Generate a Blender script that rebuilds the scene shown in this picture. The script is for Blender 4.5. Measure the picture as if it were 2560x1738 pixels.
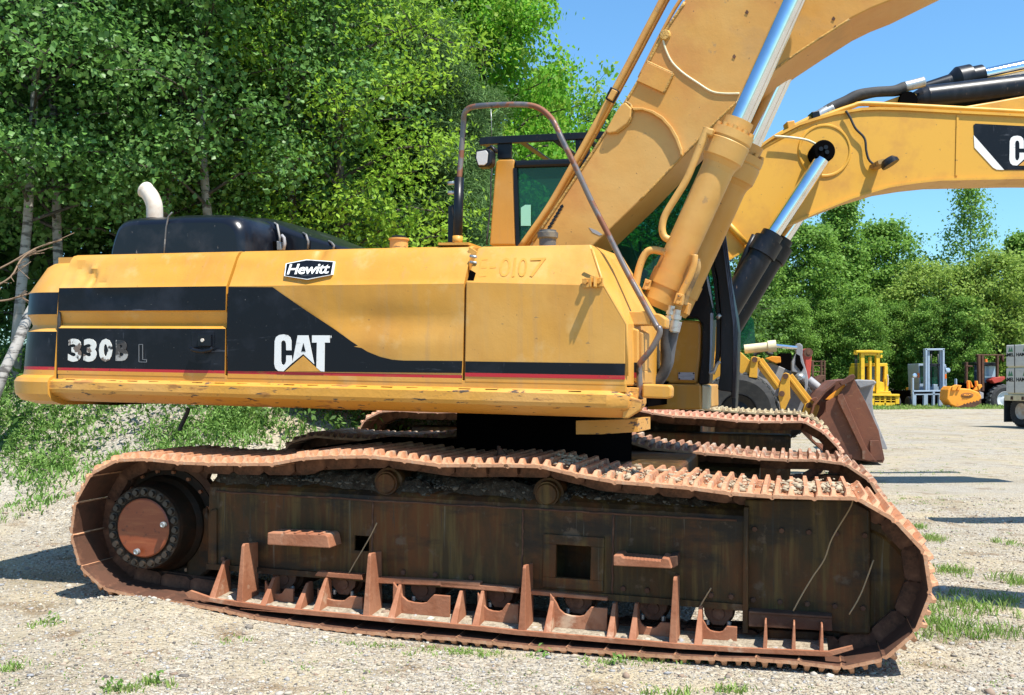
import bpy, bmesh, math, random
import numpy as np
from mathutils import Vector, Matrix, Quaternion
for o in list(bpy.data.objects): bpy.data.objects.remove(o)
SC = bpy.context.scene
COL = SC.collection
R = math.radians
# ------------------------------------------------------------ camera
FPX, CX, HY, EYE = 2600.0, 1280.0, 950.0, 1.45
cd = bpy.data.cameras.new('camera'); cam = bpy.data.objects.new('camera', cd); COL.objects.link(cam)
cd.sensor_width = 36; cd.lens = 36*FPX/2560; cd.shift_y = (HY-869)/2560
cd.clip_start = .05; cd.clip_end = 3000
cam.location = (0, 0, EYE); cam.rotation_euler = (R(90), 0, 0)
SC.camera = cam
# ------------------------------------------------------------ sky and sun
SUN = Vector((1.13, -1.22, 3.3)).normalized()
sun_el = math.asin(SUN.z); sun_az = math.atan2(SUN.x, SUN.y)
w = bpy.data.worlds.new('World'); SC.world = w; w.use_nodes = True
nt = w.node_tree; nt.nodes.clear()
sk = nt.nodes.new('ShaderNodeTexSky'); sk.sky_type = 'NISHITA'; sk.sun_disc = False
sk.sun_elevation = sun_el; sk.sun_rotation = sun_az
sk.air_density = 1.2; sk.dust_density = .6; sk.ozone_density = 1.6
bg = nt.nodes.new('ShaderNodeBackground'); bg.inputs['Strength'].default_value = .10
ow = nt.nodes.new('ShaderNodeOutputWorld')
tn = nt.nodes.new('ShaderNodeMix'); tn.data_type = 'RGBA'; tn.blend_type = 'MULTIPLY'; tn.inputs[0].default_value = 1; tn.inputs[7].default_value = (.62, .98, 1.22, 1)
nt.links.new(sk.outputs[0], tn.inputs[6]); nt.links.new(tn.outputs[2], bg.inputs[0]); nt.links.new(bg.outputs[0], ow.inputs[0])
sl = bpy.data.lights.new('sun', 'SUN'); sl.energy = 5.0; sl.angle = R(.5); sl.color = (1, .955, .88)
so = bpy.data.objects.new('sun', sl); COL.objects.link(so)
so.rotation_euler = (-SUN).to_track_quat('-Z', 'Y').to_euler()
SC.view_settings.view_transform = 'Standard'; SC.view_settings.look = 'None'
SC.view_settings.exposure = 0.8; SC.view_settings.gamma = 1
SC.render.resolution_x = 1024; SC.render.resolution_y = 695
SC.cycles.max_bounces = 6; SC.cycles.transparent_max_bounces = 8
# ------------------------------------------------------------ helpers
CAMV = Vector((0, 0, EYE))
def ray(px, py): return Vector(((px-CX)/FPX, 1, (HY-py)/FPX))
CR = {'0': (0, 0, 1), '1': (0, 400, 2.2543), '2': (500, 550, 2.869), '3': (1100, 200, 2.2543), '4': (1400, 550, 2.63),
      '5': (1600, 0, 2.2542), '6': (1800, 800, 3.058), 'A': (100, 1080, 3.035), 'B': (600, 1080, 2.63), 'C': (1100, 1080, 2.63),
      'D': (1600, 980, 2.081), 'E': (0, 0, 2.254), 'F': (900, 0, 2.254), 'G': (1820, 840, 4.64), 'H': (2100, 840, 5.052),
      'J': (1900, 100, 3.521), 'K': (1560, 600, 3.288)}
def q(c, *pts):
    ox, oy, s = CR[c]
    return [(ox+x/s, oy+y/s) for x, y in pts]
class Frame:
    def __init__(s, O, yaw, tilt):
        y, t = R(yaw), tilt
        s.O = Vector(O)
        s.U = Vector((math.cos(y)*math.cos(t), -math.sin(y)*math.cos(t), -math.sin(t)))
        s.V = Vector((math.sin(y), math.cos(y), 0)); s.W = s.U.cross(s.V)
    def P(s, u, v, w): return s.O+s.U*u+s.V*v+s.W*w
    def X(s, p, v=0):                       # picture point -> world point on the plane v
        d = ray(*p); k = ((s.O+s.V*v)-CAMV).dot(s.V)/d.dot(s.V)
        return CAMV+d*k
    def L(s, P):
        r = P-s.O; return (r.dot(s.U), r.dot(s.V), r.dot(s.W))
    def uw(s, p, v=0):
        a = s.L(s.X(p, v)); return a[0], a[2]
    def M(s): return Matrix((s.U, s.V, s.W)).transposed()
ORI = {}
def empty(name, loc, label, cat, group=None, parent=None):
    o = bpy.data.objects.new(name, None); COL.objects.link(o); o.empty_display_size = .2
    o.location = Vector(loc)
    ORI[o.name] = Vector(loc)
    o['label'] = label; o['category'] = cat
    if group: o['group'] = group
    return o
def org(p): return ORI[p.name] if p is not None else Vector((0, 0, 0))
def link(name, me, mat, parent=None, loc=None, smooth=False, bevel=0, label=None, seg=2):
    o = bpy.data.objects.new(name, me); COL.objects.link(o)
    if mat is not None:
        for m in (mat if isinstance(mat, (list, tuple)) else [mat]): me.materials.append(m)
    if parent is not None:
        o.parent = parent
    lo = org(parent) if loc is None else Vector(loc)
    o.location = lo-org(parent)
    ORI[o.name] = lo
    if smooth:
        me.polygons.foreach_set('use_smooth', [True]*len(me.polygons))
        m = o.modifiers.new('b', 'EDGE_SPLIT') if False else None
    if bevel:
        b = o.modifiers.new('bevel', 'BEVEL'); b.width = bevel; b.segments = seg; b.limit_method = 'ANGLE'; b.angle_limit = R(35)
        b.harden_normals = False
    if label: o['label'] = label
    return o
class MB:
    rs = 1.0                                    # mesh builder in world coordinates
    def __init__(s): s.bm = bmesh.new()
    def poly(s, pts, back):                  # solid from a front outline and a matching back outline
        n = len(pts); f = [s.bm.verts.new(p) for p in pts]; b = [s.bm.verts.new(p) for p in back]
        try:
            s.bm.faces.new(f); s.bm.faces.new(b[::-1])
        except ValueError: pass
        for i in range(n): s.bm.faces.new((f[(i+1) % n], f[i], b[i], b[(i+1) % n]))
        return s
    def prism(s, F, pts, v0, v1):            # picture outline on plane v0, extruded to v1
        fr = [F.X(p, v0) for p in pts]; return s.poly(fr, [p+F.V*(v1-v0) for p in fr])
    def prism_uw(s, F, pts, v0, v1): return s.poly([F.P(u, v0, w) for u, w in pts], [F.P(u, v1, w) for u, w in pts])
    def prism_vw(s, F, pts, u0, u1): return s.poly([F.P(u0, v, w) for v, w in pts], [F.P(u1, v, w) for v, w in pts])
    def box(s, F, u0, u1, v0, v1, w0, w1): return s.prism_uw(F, [(u0, w0), (u1, w0), (u1, w1), (u0, w1)], v0, v1)
    def bar(s, a, b, w, h, up=Vector((0, 0, 1))):
        a, b = Vector(a), Vector(b); d = (b-a).normalized(); x = d.cross(up)
        x = x.normalized() if x.length > 1e-4 else Vector((1, 0, 0)); y = x.cross(d).normalized()
        c = [x*w/2+y*h/2, -x*w/2+y*h/2, -x*w/2-y*h/2, x*w/2-y*h/2]
        return s.poly([a+k for k in c], [b+k for k in c])
    def tube(s, pts, r, n=12, cap=True, rs=None):
        pts = [Vector(p) for p in pts]; rings = []; prev = None
        for i, p in enumerate(pts):
            t = (pts[min(i+1, len(pts)-1)]-pts[max(i-1, 0)]).normalized()
            if prev is None:
                x = t.orthogonal().normalized()
            else:
                x = (prev-t*prev.dot(t)).normalized()
            prev = x; y = t.cross(x); rr = (rs[i] if rs else r)*s.rs
            rings.append([s.bm.verts.new(p+(x*math.cos(a)+y*math.sin(a))*rr) for a in [2*math.pi*k/n for k in range(n)]])
        for A, B in zip(rings, rings[1:]):
            for k in range(n):
                f = s.bm.faces.new((A[k], A[(k+1) % n], B[(k+1) % n], B[k])); f.smooth = True
        if cap:
            s.bm.faces.new(rings[0][::-1]); s.bm.faces.new(rings[-1])
        return s
    def lathe(s, c, ax, prof, n=32):         # prof: (distance along axis, radius), hard steps
        c, ax = Vector(c), Vector(ax).normalized(); x = ax.orthogonal().normalized(); y = ax.cross(x)
        for (h0, r0), (h1, r1) in zip(prof, prof[1:]):
            r0, r1 = r0*s.rs, r1*s.rs
            A = [s.bm.verts.new(c+ax*h0+(x*math.cos(a)+y*math.sin(a))*max(r0, 1e-4)) for a in [2*math.pi*k/n for k in range(n)]]
            B = [s.bm.verts.new(c+ax*h1+(x*math.cos(a)+y*math.sin(a))*max(r1, 1e-4)) for a in [2*math.pi*k/n for k in range(n)]]
            for k in range(n):
                f = s.bm.faces.new((A[k], A[(k+1) % n], B[(k+1) % n], B[k])); f.smooth = True
        return s
    def hull(s, pts):
        vs = [s.bm.verts.new(p) for p in pts]
        r = bmesh.ops.convex_hull(s.bm, input=vs)
        bmesh.ops.delete(s.bm, geom=[g for g in r['geom_interior'] if isinstance(g, bmesh.types.BMVert)], context='VERTS')
        return s
    def build(s, name, mat, parent=None, bevel=0, label=None, smooth=False, origin=None, weld=False):
        if weld: bmesh.ops.remove_doubles(s.bm, verts=s.bm.verts, dist=1e-4)
        bmesh.ops.recalc_face_normals(s.bm, faces=s.bm.faces)
        lo = org(parent) if origin is None else Vector(origin)
        bmesh.ops.translate(s.bm, verts=s.bm.verts, vec=-lo)
        me = bpy.data.meshes.new(name); s.bm.to_mesh(me); s.bm.free()
        return link(name, me, mat, parent, loc=lo, bevel=bevel, label=label, smooth=smooth)
def catmull(pts, k=8, closed=False):
    pts = [Vector(p) for p in pts]; n = len(pts); out = []
    for i in range(n if closed else n-1):
        g = (lambda j: pts[j % n]) if closed else (lambda j: pts[min(max(j, 0), n-1)])
        p0, p1, p2, p3 = g(i-1), g(i), g(i+1), g(i+2)
        for j in range(k):
            t = j/k
            out.append(.5*((2*p1)+(p2-p0)*t+(2*p0-5*p1+4*p2-p3)*t*t+(3*p1-p0-3*p2+p3)*t**3))
    if not closed: out.append(pts[-1])
    return out
def text_mesh(body, extr=.001, offset=0, shear=0, space=1):
    cu = bpy.data.curves.new('t', 'FONT'); cu.body = body; cu.extrude = extr; cu.offset = offset; cu.shear = shear
    cu.space_character = space; cu.resolution_u = 3
    o = bpy.data.objects.new('t', cu); COL.objects.link(o)
    me = bpy.data.meshes.new_from_object(o.evaluated_get(bpy.context.evaluated_depsgraph_get()))
    bpy.data.objects.remove(o); bpy.data.curves.remove(cu)
    return me
def put_text(body, F, p0, p1, v, mat, name, parent, offset=0, shear=0, extr=.0015, height=None, space=1):
    # text fitted in the picture rectangle p0 (lower left) - p1 (upper right) on plane v of frame F
    me = text_mesh(body, extr, offset, shear, space)
    co = np.empty(len(me.vertices)*3); me.vertices.foreach_get('co', co); co = co.reshape(-1, 3)
    a = np.array(F.L(F.X(p0, v)))[[0, 2]]; b = np.array(F.L(F.X(p1, v)))[[0, 2]]
    mn, mx = co.min(0), co.max(0)
    out = []
    lo = org(parent)
    for x, y, z in co:
        u = a[0]+(b[0]-a[0])*(x-mn[0])/(mx[0]-mn[0]); ww = a[1]+(b[1]-a[1])*(y-mn[1])/(mx[1]-mn[1])
        out.append(F.P(u, v-z, ww)-lo)
    for vtx, c in zip(me.vertices, out): vtx.co = c
    return link(name, me, mat, parent)
# ------------------------------------------------------------ materials
def srgb(r, g, b): return tuple(((c/255)/12.92 if c/255 <= .04045 else ((c/255+.055)/1.055)**2.4) for c in (r, g, b))+(1,)
def M(name, base, rough=.5, metal=0, layers=(), bump=(), spec=.5, trans=0, coat=0, coord='Object', isl=None):
    m = bpy.data.materials.new(name); m.use_nodes = True; n = m.node_tree; N = n.nodes; Lk = n.links
    P = N['Principled BSDF']; P.inputs['Metallic'].default_value = metal; P.inputs['Specular IOR Level'].default_value = spec
    P.inputs['Coat Weight'].default_value = coat
    tc = N.new('ShaderNodeTexCoord')
    rgb = N.new('ShaderNodeRGB'); rgb.outputs[0].default_value = tuple(base)[:3]+(1,); col = rgb.outputs[0]
    rv = N.new('ShaderNodeValue'); rv.outputs[0].default_value = rough; ro = rv.outputs[0]
    if isl:
        g = N.new('ShaderNodeNewGeometry'); cr = N.new('ShaderNodeValToRGB'); e = cr.color_ramp.elements
        e[0].color = tuple(isl[0])[:3]+(1,); e[1].color = tuple(isl[-1])[:3]+(1,)
        for i, c in enumerate(isl[1:-1]):
            x = e.new((i+1)/(len(isl)-1)); x.color = tuple(c)[:3]+(1,)
        Lk.new(g.outputs['Random Per Island'], cr.inputs[0]); col = cr.outputs[0]
    for (sc, st, lo, hi, c, r2, det) in layers:
        mp = N.new('ShaderNodeMapping'); mp.inputs['Scale'].default_value = st
        mp.inputs['Location'].default_value = (sc*.37, sc*.71, sc*.13)
        Lk.new(tc.outputs[coord], mp.inputs[0])
        nz = N.new('ShaderNodeTexNoise'); nz.inputs['Scale'].default_value = sc; nz.inputs['Detail'].default_value = det
        nz.inputs['Roughness'].default_value = .62
        Lk.new(mp.outputs[0], nz.inputs[0])
        mr = N.new('ShaderNodeMapRange'); mr.inputs['From Min'].default_value = lo; mr.inputs['From Max'].default_value = hi
        Lk.new(nz.outputs[0], mr.inputs[0])
        mx = N.new('ShaderNodeMix'); mx.data_type = 'RGBA'; Lk.new(mr.outputs[0], mx.inputs[0])
        al = c[3] if len(c) > 3 else 1
        if al < 1:
            mm = N.new('ShaderNodeMath'); mm.operation = 'MULTIPLY'; mm.inputs[1].default_value = al
            Lk.new(mr.outputs[0], mm.inputs[0]); fac = mm.outputs[0]; Lk.new(fac, mx.inputs[0])
        else: fac = mr.outputs[0]
        Lk.new(col, mx.inputs[6]); mx.inputs[7].default_value = tuple(c[:3])+(1,); col = mx.outputs[2]
        if r2 is not None:
            mf = N.new('ShaderNodeMix'); Lk.new(fac, mf.inputs[0]); Lk.new(ro, mf.inputs[2]); mf.inputs[3].default_value = r2; ro = mf.outputs[0]
    Lk.new(col, P.inputs['Base Color']); Lk.new(ro, P.inputs['Roughness'])
    nrm = None
    for (sc, st, dist) in bump:
        nz = N.new('ShaderNodeTexNoise'); nz.inputs['Scale'].default_value = sc; nz.inputs['Detail'].default_value = 4
        Lk.new(tc.outputs[coord], nz.inputs[0])
        b = N.new('ShaderNodeBump'); b.inputs['Strength'].default_value = st; b.inputs['Distance'].default_value = dist
        Lk.new(nz.outputs[0], b.inputs['Height'])
        if nrm: Lk.new(nrm, b.inputs['Normal'])
        nrm = b.outputs[0]
    if nrm: Lk.new(nrm, P.inputs['Normal'])
    if trans:
        t = N.new('ShaderNodeBsdfTranslucent'); Lk.new(col, t.inputs[0]); ms = N.new('ShaderNodeMixShader'); ms.inputs[0].default_value = trans
        Lk.new(P.outputs[0], ms.inputs[1]); Lk.new(t.outputs[0], ms.inputs[2]); Lk.new(ms.outputs[0], N['Material Output'].inputs[0])
    return m
Y0 = (.56, .262, .032)
YELLOW = M('yellow_paint', Y0, .42, layers=[
    (1.3, (1, 1, 1), .42, .68, (.60, .33, .085, .8), .5, 3),
    (2.2, (1, 1, .35), .48, .70, (.46, .205, .03, .8), .42, 5),
    (10, (2, 2, .10), .54, .74, (.42, .24, .09, .45), .6, 5), (5, (1, 1, 1), .58, .74, (.62, .40, .16, .5), .6, 7),
    (38, (1, 1, 1), .69, .72, (.16, .085, .035, .8), .8, 5), (8, (1, .3, 3), .69, .70, (.20, .14, .07, .7), .8, 8)],
    bump=[(3, .25, .03), (90, .12, .004)])
YSILL = M('yellow_chipped_paint', Y0, .5, layers=[
    (1.7, (1, 1, 1), .42, .68, (.62, .33, .10, .8), .5, 3),
    (9, (.35, .35, 1.8), .60, .65, (.26, .11, .03, .8), .8, 8),
    (34, (.3, .3, 1.5), .62, .645, (.035, .03, .03, .95), .75, 6), (12, (.4, .4, 1.8), .635, .65, (.05, .045, .045, .9), .7, 8)],
    bump=[(5, .3, .02), (60, .3, .006)])
YBOOM = M('yellow_boom_paint', (.56, .262, .042), .47, layers=[
    (.9, (1, 1, 1), .38, .62, (.62, .37, .11, .8), .5, 4),
    (1.6, (1, 1, 1), .52, .72, (.50, .20, .045, .85), .45, 5),
    (26, (1, 1, 1), .69, .72, (.12, .07, .04, .8), .8, 5),
    (1.4, (1, 1, 1), .58, .70, (.38, .23, .10, .6), .7, 7), (9, (1, 1, 1), .66, .70, (.30, .19, .09, .6), .8, 7)],
    bump=[(2.5, .3, .03), (70, .15, .004)])
YWELD = M('yellow_over_weld', (.50, .28, .06), .6, layers=[(20, (1, 1, 1), .5, .6, (.2, .13, .05, .7), .8, 4)], bump=[(60, .8, .01)])
YFAR = M('yellow_loader_paint', (.62, .32, .03), .45, layers=[(2, (1, 1, 1), .5, .7, (.45, .2, .03, .7), .6, 4), (20, (1, 1, 1), .66, .7, (.12, .07, .04, .8), .8, 4)], bump=[(40, .15, .004)])
YBRIGHT = M('bright_yellow_paint', (.75, .46, .015), .45, layers=[(3, (1, 1, 1), .5, .7, (.5, .28, .02, .6), .6, 4)])
BLACKP = M('black_paint', (.005, .006, .009), .36, spec=.22, layers=[
    (2.6, (1, 1, 1), .5, .8, (.030, .034, .046, .7), .5, 6),
    (5, (.6, 1, 5), .64, .72, (.10, .11, .13, .5), .7, 8), (16, (3, 1, .3), .66, .72, (.09, .10, .12, .5), .7, 6),
    (60, (1, 1, 1), .71, .74, (.25, .24, .22, .6), .7, 3)], bump=[(3, .2, .02), (120, .1, .003)])
REDP = M('red_stripe_paint', (.42, .012, .02), .5, layers=[(6, (1, 1, 4), .55, .66, (.30, .10, .03, .8), .6, 5), (18, (1, 1, 1), .63, .68, (.08, .02, .02, .8), .7, 5)])
WHITEP = M('white_lettering', (.72, .71, .68), .5, layers=[(9, (1, 1, 3), .60, .68, (.3, .29, .28, .5), .6, 5)])
WORNW = M('worn_white_lettering', (.66, .65, .60), .6, layers=[(13, (1, 1, 1), .54, .58, (.09, .05, .03, .9), .7, 6), (7, (1, 1, 1), .60, .64, (.02, .02, .022), .6, 5)])
HOOD = M('black_hood', (.005, .006, .010), .28, spec=.4, layers=[(4, (1, 1, 1), .5, .75, (.035, .038, .046, .7), .42, 5), (26, (1, 1, .4), .68, .72, (.30, .29, .27, .6), .8, 5)], bump=[(3, .12, .02)])
BLACKM = M('black_metal', (.005, .006, .009), .36, spec=.3, layers=[(5, (1, 1, .3), .5, .7, (.022, .024, .03, .8), .45, 5), (40, (1, 1, .3), .66, .7, (.12, .08, .06, .7), .8, 4)], bump=[(60, .1, .003)])
RUBBER = M('rubber', (.022, .022, .023), .75, layers=[(8, (1, 1, 1), .45, .7, (.06, .058, .054, .8), .8, 5)], bump=[(80, .2, .004)])
DARK = M('shade_black', (.004, .0035, .0035), 1.0, spec=0)  # near-black: deep shade painted under and between parts, also plain dark parts
RUST = M('rusty_steel', (.28, .10, .045), .75, layers=[
    (3, (1, 1, 1), .42, .62, (.38, .17, .09, .8), .8, 4), (12, (1, 1, 1), .52, .66, (.25, .085, .035, .8), .85, 6),
    (5, (1, 1, 1), .60, .70, (.55, .40, .27, .7), .9, 6)], bump=[(50, .4, .006)])
RUSTD = M('brown_rusty_steel', (.07, .027, .013), .8, layers=[(4, (1, 1, 1), .42, .62, (.11, .05, .027, .8), .85, 5), (14, (1, 1, 1), .55, .66, (.16, .08, .045, .7), .9, 6)], bump=[(50, .4, .006)])
CHASSIS = M('shade_dark_track_frame', (.045, .026, .009), .6, spec=.25, layers=[  # base darkened to carry undercarriage shade; rust patches and streaks are its own
    (3.2, (1, 1, .5), .44, .62, (.12, .042, .012, .95), .7, 6), (11, (2, 2, .12), .50, .66, (.12, .075, .022, .8), .6, 6),
    (1.6, (1, 1, 2.5), .50, .62, (.016, .011, .007, .9), .5, 6), (30, (2, 2, .08), .62, .72, (.03, .028, .024, .8), .5, 4), (24, (2, 2, .05), .66, .74, (.17, .15, .11, .6), .8, 4), (9, (1, 1, 1), .60, .68, (.13, .09, .06, .7), .9, 7)], bump=[(30, .4, .008), (7, .3, .02)])
HUBRED = M('rust_red_cover', (.24, .055, .018), .42, layers=[(9, (.5, .5, 4), .5, .7, (.33, .10, .035, .8), .5, 6), (25, (1, 1, 1), .6, .7, (.10, .03, .015, .8), .6, 4)], bump=[(30, .2, .004)])
BUCKR = M('rusty_bucket', (.17, .058, .028), .62, layers=[(1.6, (1, 1, 1), .42, .64, (.095, .035, .02, .9), .6, 5), (7, (1, 1, 2), .60, .74, (.32, .15, .06, .6), .8, 6), (5, (1, 1, 1), .6, .72, (.25, .19, .14, .5), .8, 6)], bump=[(30, .3, .006)])
GREYM = M('grey_worn_steel', (.26, .26, .27), .55, layers=[(3, (1, 1, 1), .45, .65, (.36, .35, .34, .8), .6, 5), (9, (1, 1, 1), .58, .7, (.16, .14, .13, .8), .7, 6)], bump=[(30, .2, .005)])
BLUEG = M('blue_grey_paint', (.30, .38, .47), .45, layers=[(4, (1, 1, 1), .5, .7, (.22, .28, .35, .7), .6, 4)])
ORANGE = M('orange_paint', (.80, .30, .02), .5, layers=[(4, (1, 1, 1), .55, .7, (.5, .17, .03, .7), .7, 5), (14, (1, 1, 1), .64, .68, (.2, .08, .04, .8), .8, 5)])
REDM = M('red_paint', (.42, .05, .03), .5, layers=[(4, (1, 1, 1), .5, .7, (.3, .04, .03, .8), .6, 4)])
CHROME = M('chrome', (.82, .84, .87), .08, 1, layers=[(3, (1, 1, 1), .5, .7, (.55, .55, .56, .5), .16, 4)])
STEEL = M('zinc_fitting', (.42, .43, .42), .38, .7, layers=[(20, (1, 1, 1), .5, .65, (.2, .17, .13, .7), .6, 4)], bump=[(80, .2, .003)])
RAILM = M('worn_handrail', (.10, .10, .11), .33, .4, layers=[(4, (1, 1, 1), .40, .5, (.19, .16, .145, .9), .4, 5), (7, (1, 1, 1), .52, .58, (.20, .07, .03, .9), .7, 6), (6, (1, 1, 1), .62, .68, (.012, .012, .014, .95), .4, 5)])
CREAM = M('cream_paint', (.66, .58, .38), .45, layers=[(3, (1, 1, 1), .5, .7, (.45, .38, .22, .8), .6, 4)])
PIPEM = M('exhaust_steel', (.60, .53, .44), .6, layers=[(5, (1, 1, 1), .45, .65, (.45, .30, .20, .8), .7, 5), (8, (1, 1, 1), .6, .7, (.75, .72, .66, .9), .6, 4)])
def glassm(name, col, rough=.03, mixv=.45):
    m = bpy.data.materials.new(name); m.use_nodes = True; n = m.node_tree; P = n.nodes['Principled BSDF']
    P.inputs['Base Color'].default_value = col; P.inputs['Roughness'].default_value = rough; P.inputs['Specular IOR Level'].default_value = .8
    t = n.nodes.new('ShaderNodeBsdfTransparent'); t.inputs[0].default_value = (.30, .66, .48, 1)
    ms = n.nodes.new('ShaderNodeMixShader'); ms.inputs[0].default_value = mixv
    n.links.new(P.outputs[0], ms.inputs[1]); n.links.new(t.outputs[0], ms.inputs[2]); n.links.new(ms.outputs[0], n.nodes['Material Output'].inputs[0])
    return m
GLASS = glassm('green_cab_glass', (.02, .10, .07, 1), .03, .62)
LENS = M('lamp_lens', (.55, .53, .5), .25, coat=.5, bump=[(60, .3, .003)])
PLATE = M('aluminium_plate', (.45, .45, .5), .45, .3, layers=[(30, (.5, .5, 3), .5, .6, (.3, .3, .33, .7), .5, 3)])
# ------------------------------------------------------------ the machine's own axes
T = Frame((-2.733, 6.46, .085), 15, .022)          # crawler frame: v = 0 is the outer edge of the near track
B = Frame((0, 5.72, 0), 18.5, .019)                 # slewed superstructure: v = 0 is the outer face of the sill
EXC = empty('crawler_excavator', (.3, 7.0, .05), 'large worn yellow crawler excavator with black side stripes and rusty tracks filling the foreground', 'excavator', 'crawler excavators parked side by side')

# ---- superstructure ----
def sweep(F, path, prof, name, mats, parent, bevel=0, label=None):
    # path: (u, v, nu, nv) ; prof: (w, inset, material index of the strip to the next row)
    bm = bmesh.new(); rows = []
    for u, v, nu, nv in path:
        rows.append([bm.verts.new(F.P(u+nu*i, v+nv*i, ww)-org(parent)) for ww, i, m in prof])
    for A, C in zip(rows, rows[1:]):
        for k in range(len(prof)-1):
            f = bm.faces.new((A[k], A[k+1], C[k+1], C[k])); f.material_index = prof[k][2]; f.smooth = False
    # inner skin closes the part
    iu = [(p[0]+p[2]*.28, p[1]+p[3]*.28) for p in path]
    for cap in (0, -1):
        try: bm.faces.new(rows[cap] if cap == 0 else rows[cap][::-1])
        except ValueError: pass
    bmesh.ops.recalc_face_normals(bm, faces=bm.faces)
    me = bpy.data.meshes.new(name); bm.to_mesh(me); bm.free()
    return link(name, me, mats, parent, bevel=bevel, label=label)
VD = .06
def wy(x, y, v=VD): return B.uw((x, y), v)[1]
def ux(x, y, v=VD): return B.uw((x, y), v)[0]
w_top, w_cr, w_b0, w_b1, w_g, w_g2 = wy(300, 637, .25), wy(300, 718.5), wy(300, 777), wy(300, 808), wy(300, 821), None
w_rd0, w_rd1, w_bot = wy(300, 922), wy(300, 929), wy(300, 938)
sx = lambda x: ux(x, 860)
def strip(u0, u1, n=2, dent=None): return [(u0+(u1-u0)*i/n, VD, 0, 1) for i in range(n+1)]
MS = [YELLOW, BLACKP, REDP]
topround = [(w_top, .30, 0), (w_top, .17, 0), (w_top-.012, .13, 0), (w_top-.04, .105, 0)]
door1_prof = topround+[(w_cr+.004, .004, 0), (w_cr, 0, 1), (w_b0, 0, 0), (w_b0-.008, .012, 0), (w_b1, .045, 0), (w_b1-.006, .04, 0), (w_g, 0, 1), (w_rd0, 0, 2), (w_rd1, 0, 0), (w_bot, 0, 0), (w_bot, .05, 0)]
d1 = sweep(B, strip(sx(145), sx(563)), door1_prof, 'engine_door', MS, EXC, bevel=.006, label='rear engine door with two black bands around a yellow groove')
door2_prof = topround+[(w_cr+.004, .004, 0), (w_cr, 0, 0), (wy(300, 800), .006, 0), (w_rd0, 0, 2), (w_rd1, 0, 0), (w_bot-.002, 0, 0), (w_bot-.002, .05, 0)]
d2 = sweep(B, strip(sx(570.5), sx(1157)), door2_prof, 'engine_door', MS, EXC, bevel=.006, label='long middle engine door with slanting black panel')
# dents hammered into the top of the rear door
def dent(o, spots):
    me = o.data; bm = bmesh.new(); bm.from_mesh(me)
    fs = [f for f in bm.faces]
    bmesh.ops.subdivide_edges(bm, edges=[e for e in bm.edges if abs((e.verts[0].co-e.verts[1].co).dot(B.U)) > .3], cuts=70, use_grid_fill=True)
    bm.edges.ensure_lookup_table()
    bmesh.ops.subdivide_edges(bm, edges=[e for e in bm.edges if abs((e.verts[0].co-e.verts[1].co).dot(B.W)) > .08], cuts=5, use_grid_fill=True)
    lo = ORI[o.name]
    for v in bm.verts:
        u, vv, ww = B.L(v.co+lo)
        for (du, dw, ru, rw, dep) in spots:
            k = ((u-du)/ru)**2+((ww-dw)/rw)**2
            if k < 6: v.co += B.V*dep*math.exp(-k)
    bm.to_mesh(me); bm.free()
    for p in me.polygons: p.use_smooth = True
    o.modifiers.clear()
    es = o.modifiers.new('split', 'EDGE_SPLIT'); es.split_angle = R(24)
a = lambda x, y: (ux(x, y, .12), wy(x, y, .12))
dent(d1, [a(215, 690)+(.05, .04, .03), a(238, 700)+(.025, .05, .03), a(190, 670)+(.09, .03, .018), a(265, 705)+(.06, .012, .016), a(232, 672)+(.03, .02, -.016),
          a(180, 700)+(.05, .05, .014), a(420, 660)+(.3, .05, .008), a(300, 740)+(.2, .05, .006)])
dent(d2, [a(788, 632)+(.04, .05, .03), a(700, 640)+(.15, .05, .018), a(620, 650)+(.12, .03, -.010), a(960, 800)+(.45, .07, .014), a(1010, 860)+(.5, .05, -.010), a(830, 770)+(.2, .1, .008)])
# counterweight: the same skin carried round the rear corner
us = sx(141.5); uc = sx(112)
path = [(us, VD, 0, 1), (uc, VD, 0, 1)]
rr = .34
for k in range(1, 11):
    an = R(9*k); path.append((uc-rr*math.sin(an), VD+rr*(1-math.cos(an)), math.sin(an), math.cos(an)))
path += [(uc-rr-.05, VD+1.2, 1, .05), (uc-rr-.02, VD+2.4, 1, -.05)]
for k in range(1, 10): an = R(10*k); path.append((uc-rr+.34*(1-math.cos(an)), VD+2.5+.34*math.sin(an), math.cos(an), -math.sin(an)))
cw = lambda y: wy(120, y)
cprof = [(cw(648), .6, 0), (cw(648), .21, 0), (cw(652), .16, 0), (cw(662), .12, 0), (cw(729), .012, 0), (cw(731), .010, 1), (cw(786), 0, 0), (cw(790), .012, 0), (cw(812), .035, 0), (cw(818), .03, 0), (cw(829), 0, 1),
         (cw(917), -.015, 2), (cw(925), -.015, 0), (cw(938), -.02, 0), (cw(945), -.06, 0), (cw(955), -.075, 0), (cw(985), -.07, 0), (cw(1002), -.03, 0), (cw(1012), .07, 0), (cw(1014), .6, 0)]
c_ = sweep(B, path, cprof, 'counterweight', MS, EXC, label='rounded rear counterweight with cracked black bands')
for p in c_.data.polygons: p.use_smooth = True
es = c_.modifiers.new('split', 'EDGE_SPLIT'); es.split_angle = R(32)
mb = MB(); mb.tube([B.P(us+.012, VD+.13, cw(655)), B.P(us+.01, VD+.02, cw(725)), B.P(us+.008, VD+.01, cw(800)), B.P(us+.008, VD+.01, cw(950))], .011); mb.build('rubber_seal', RUBBER, EXC)
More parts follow.
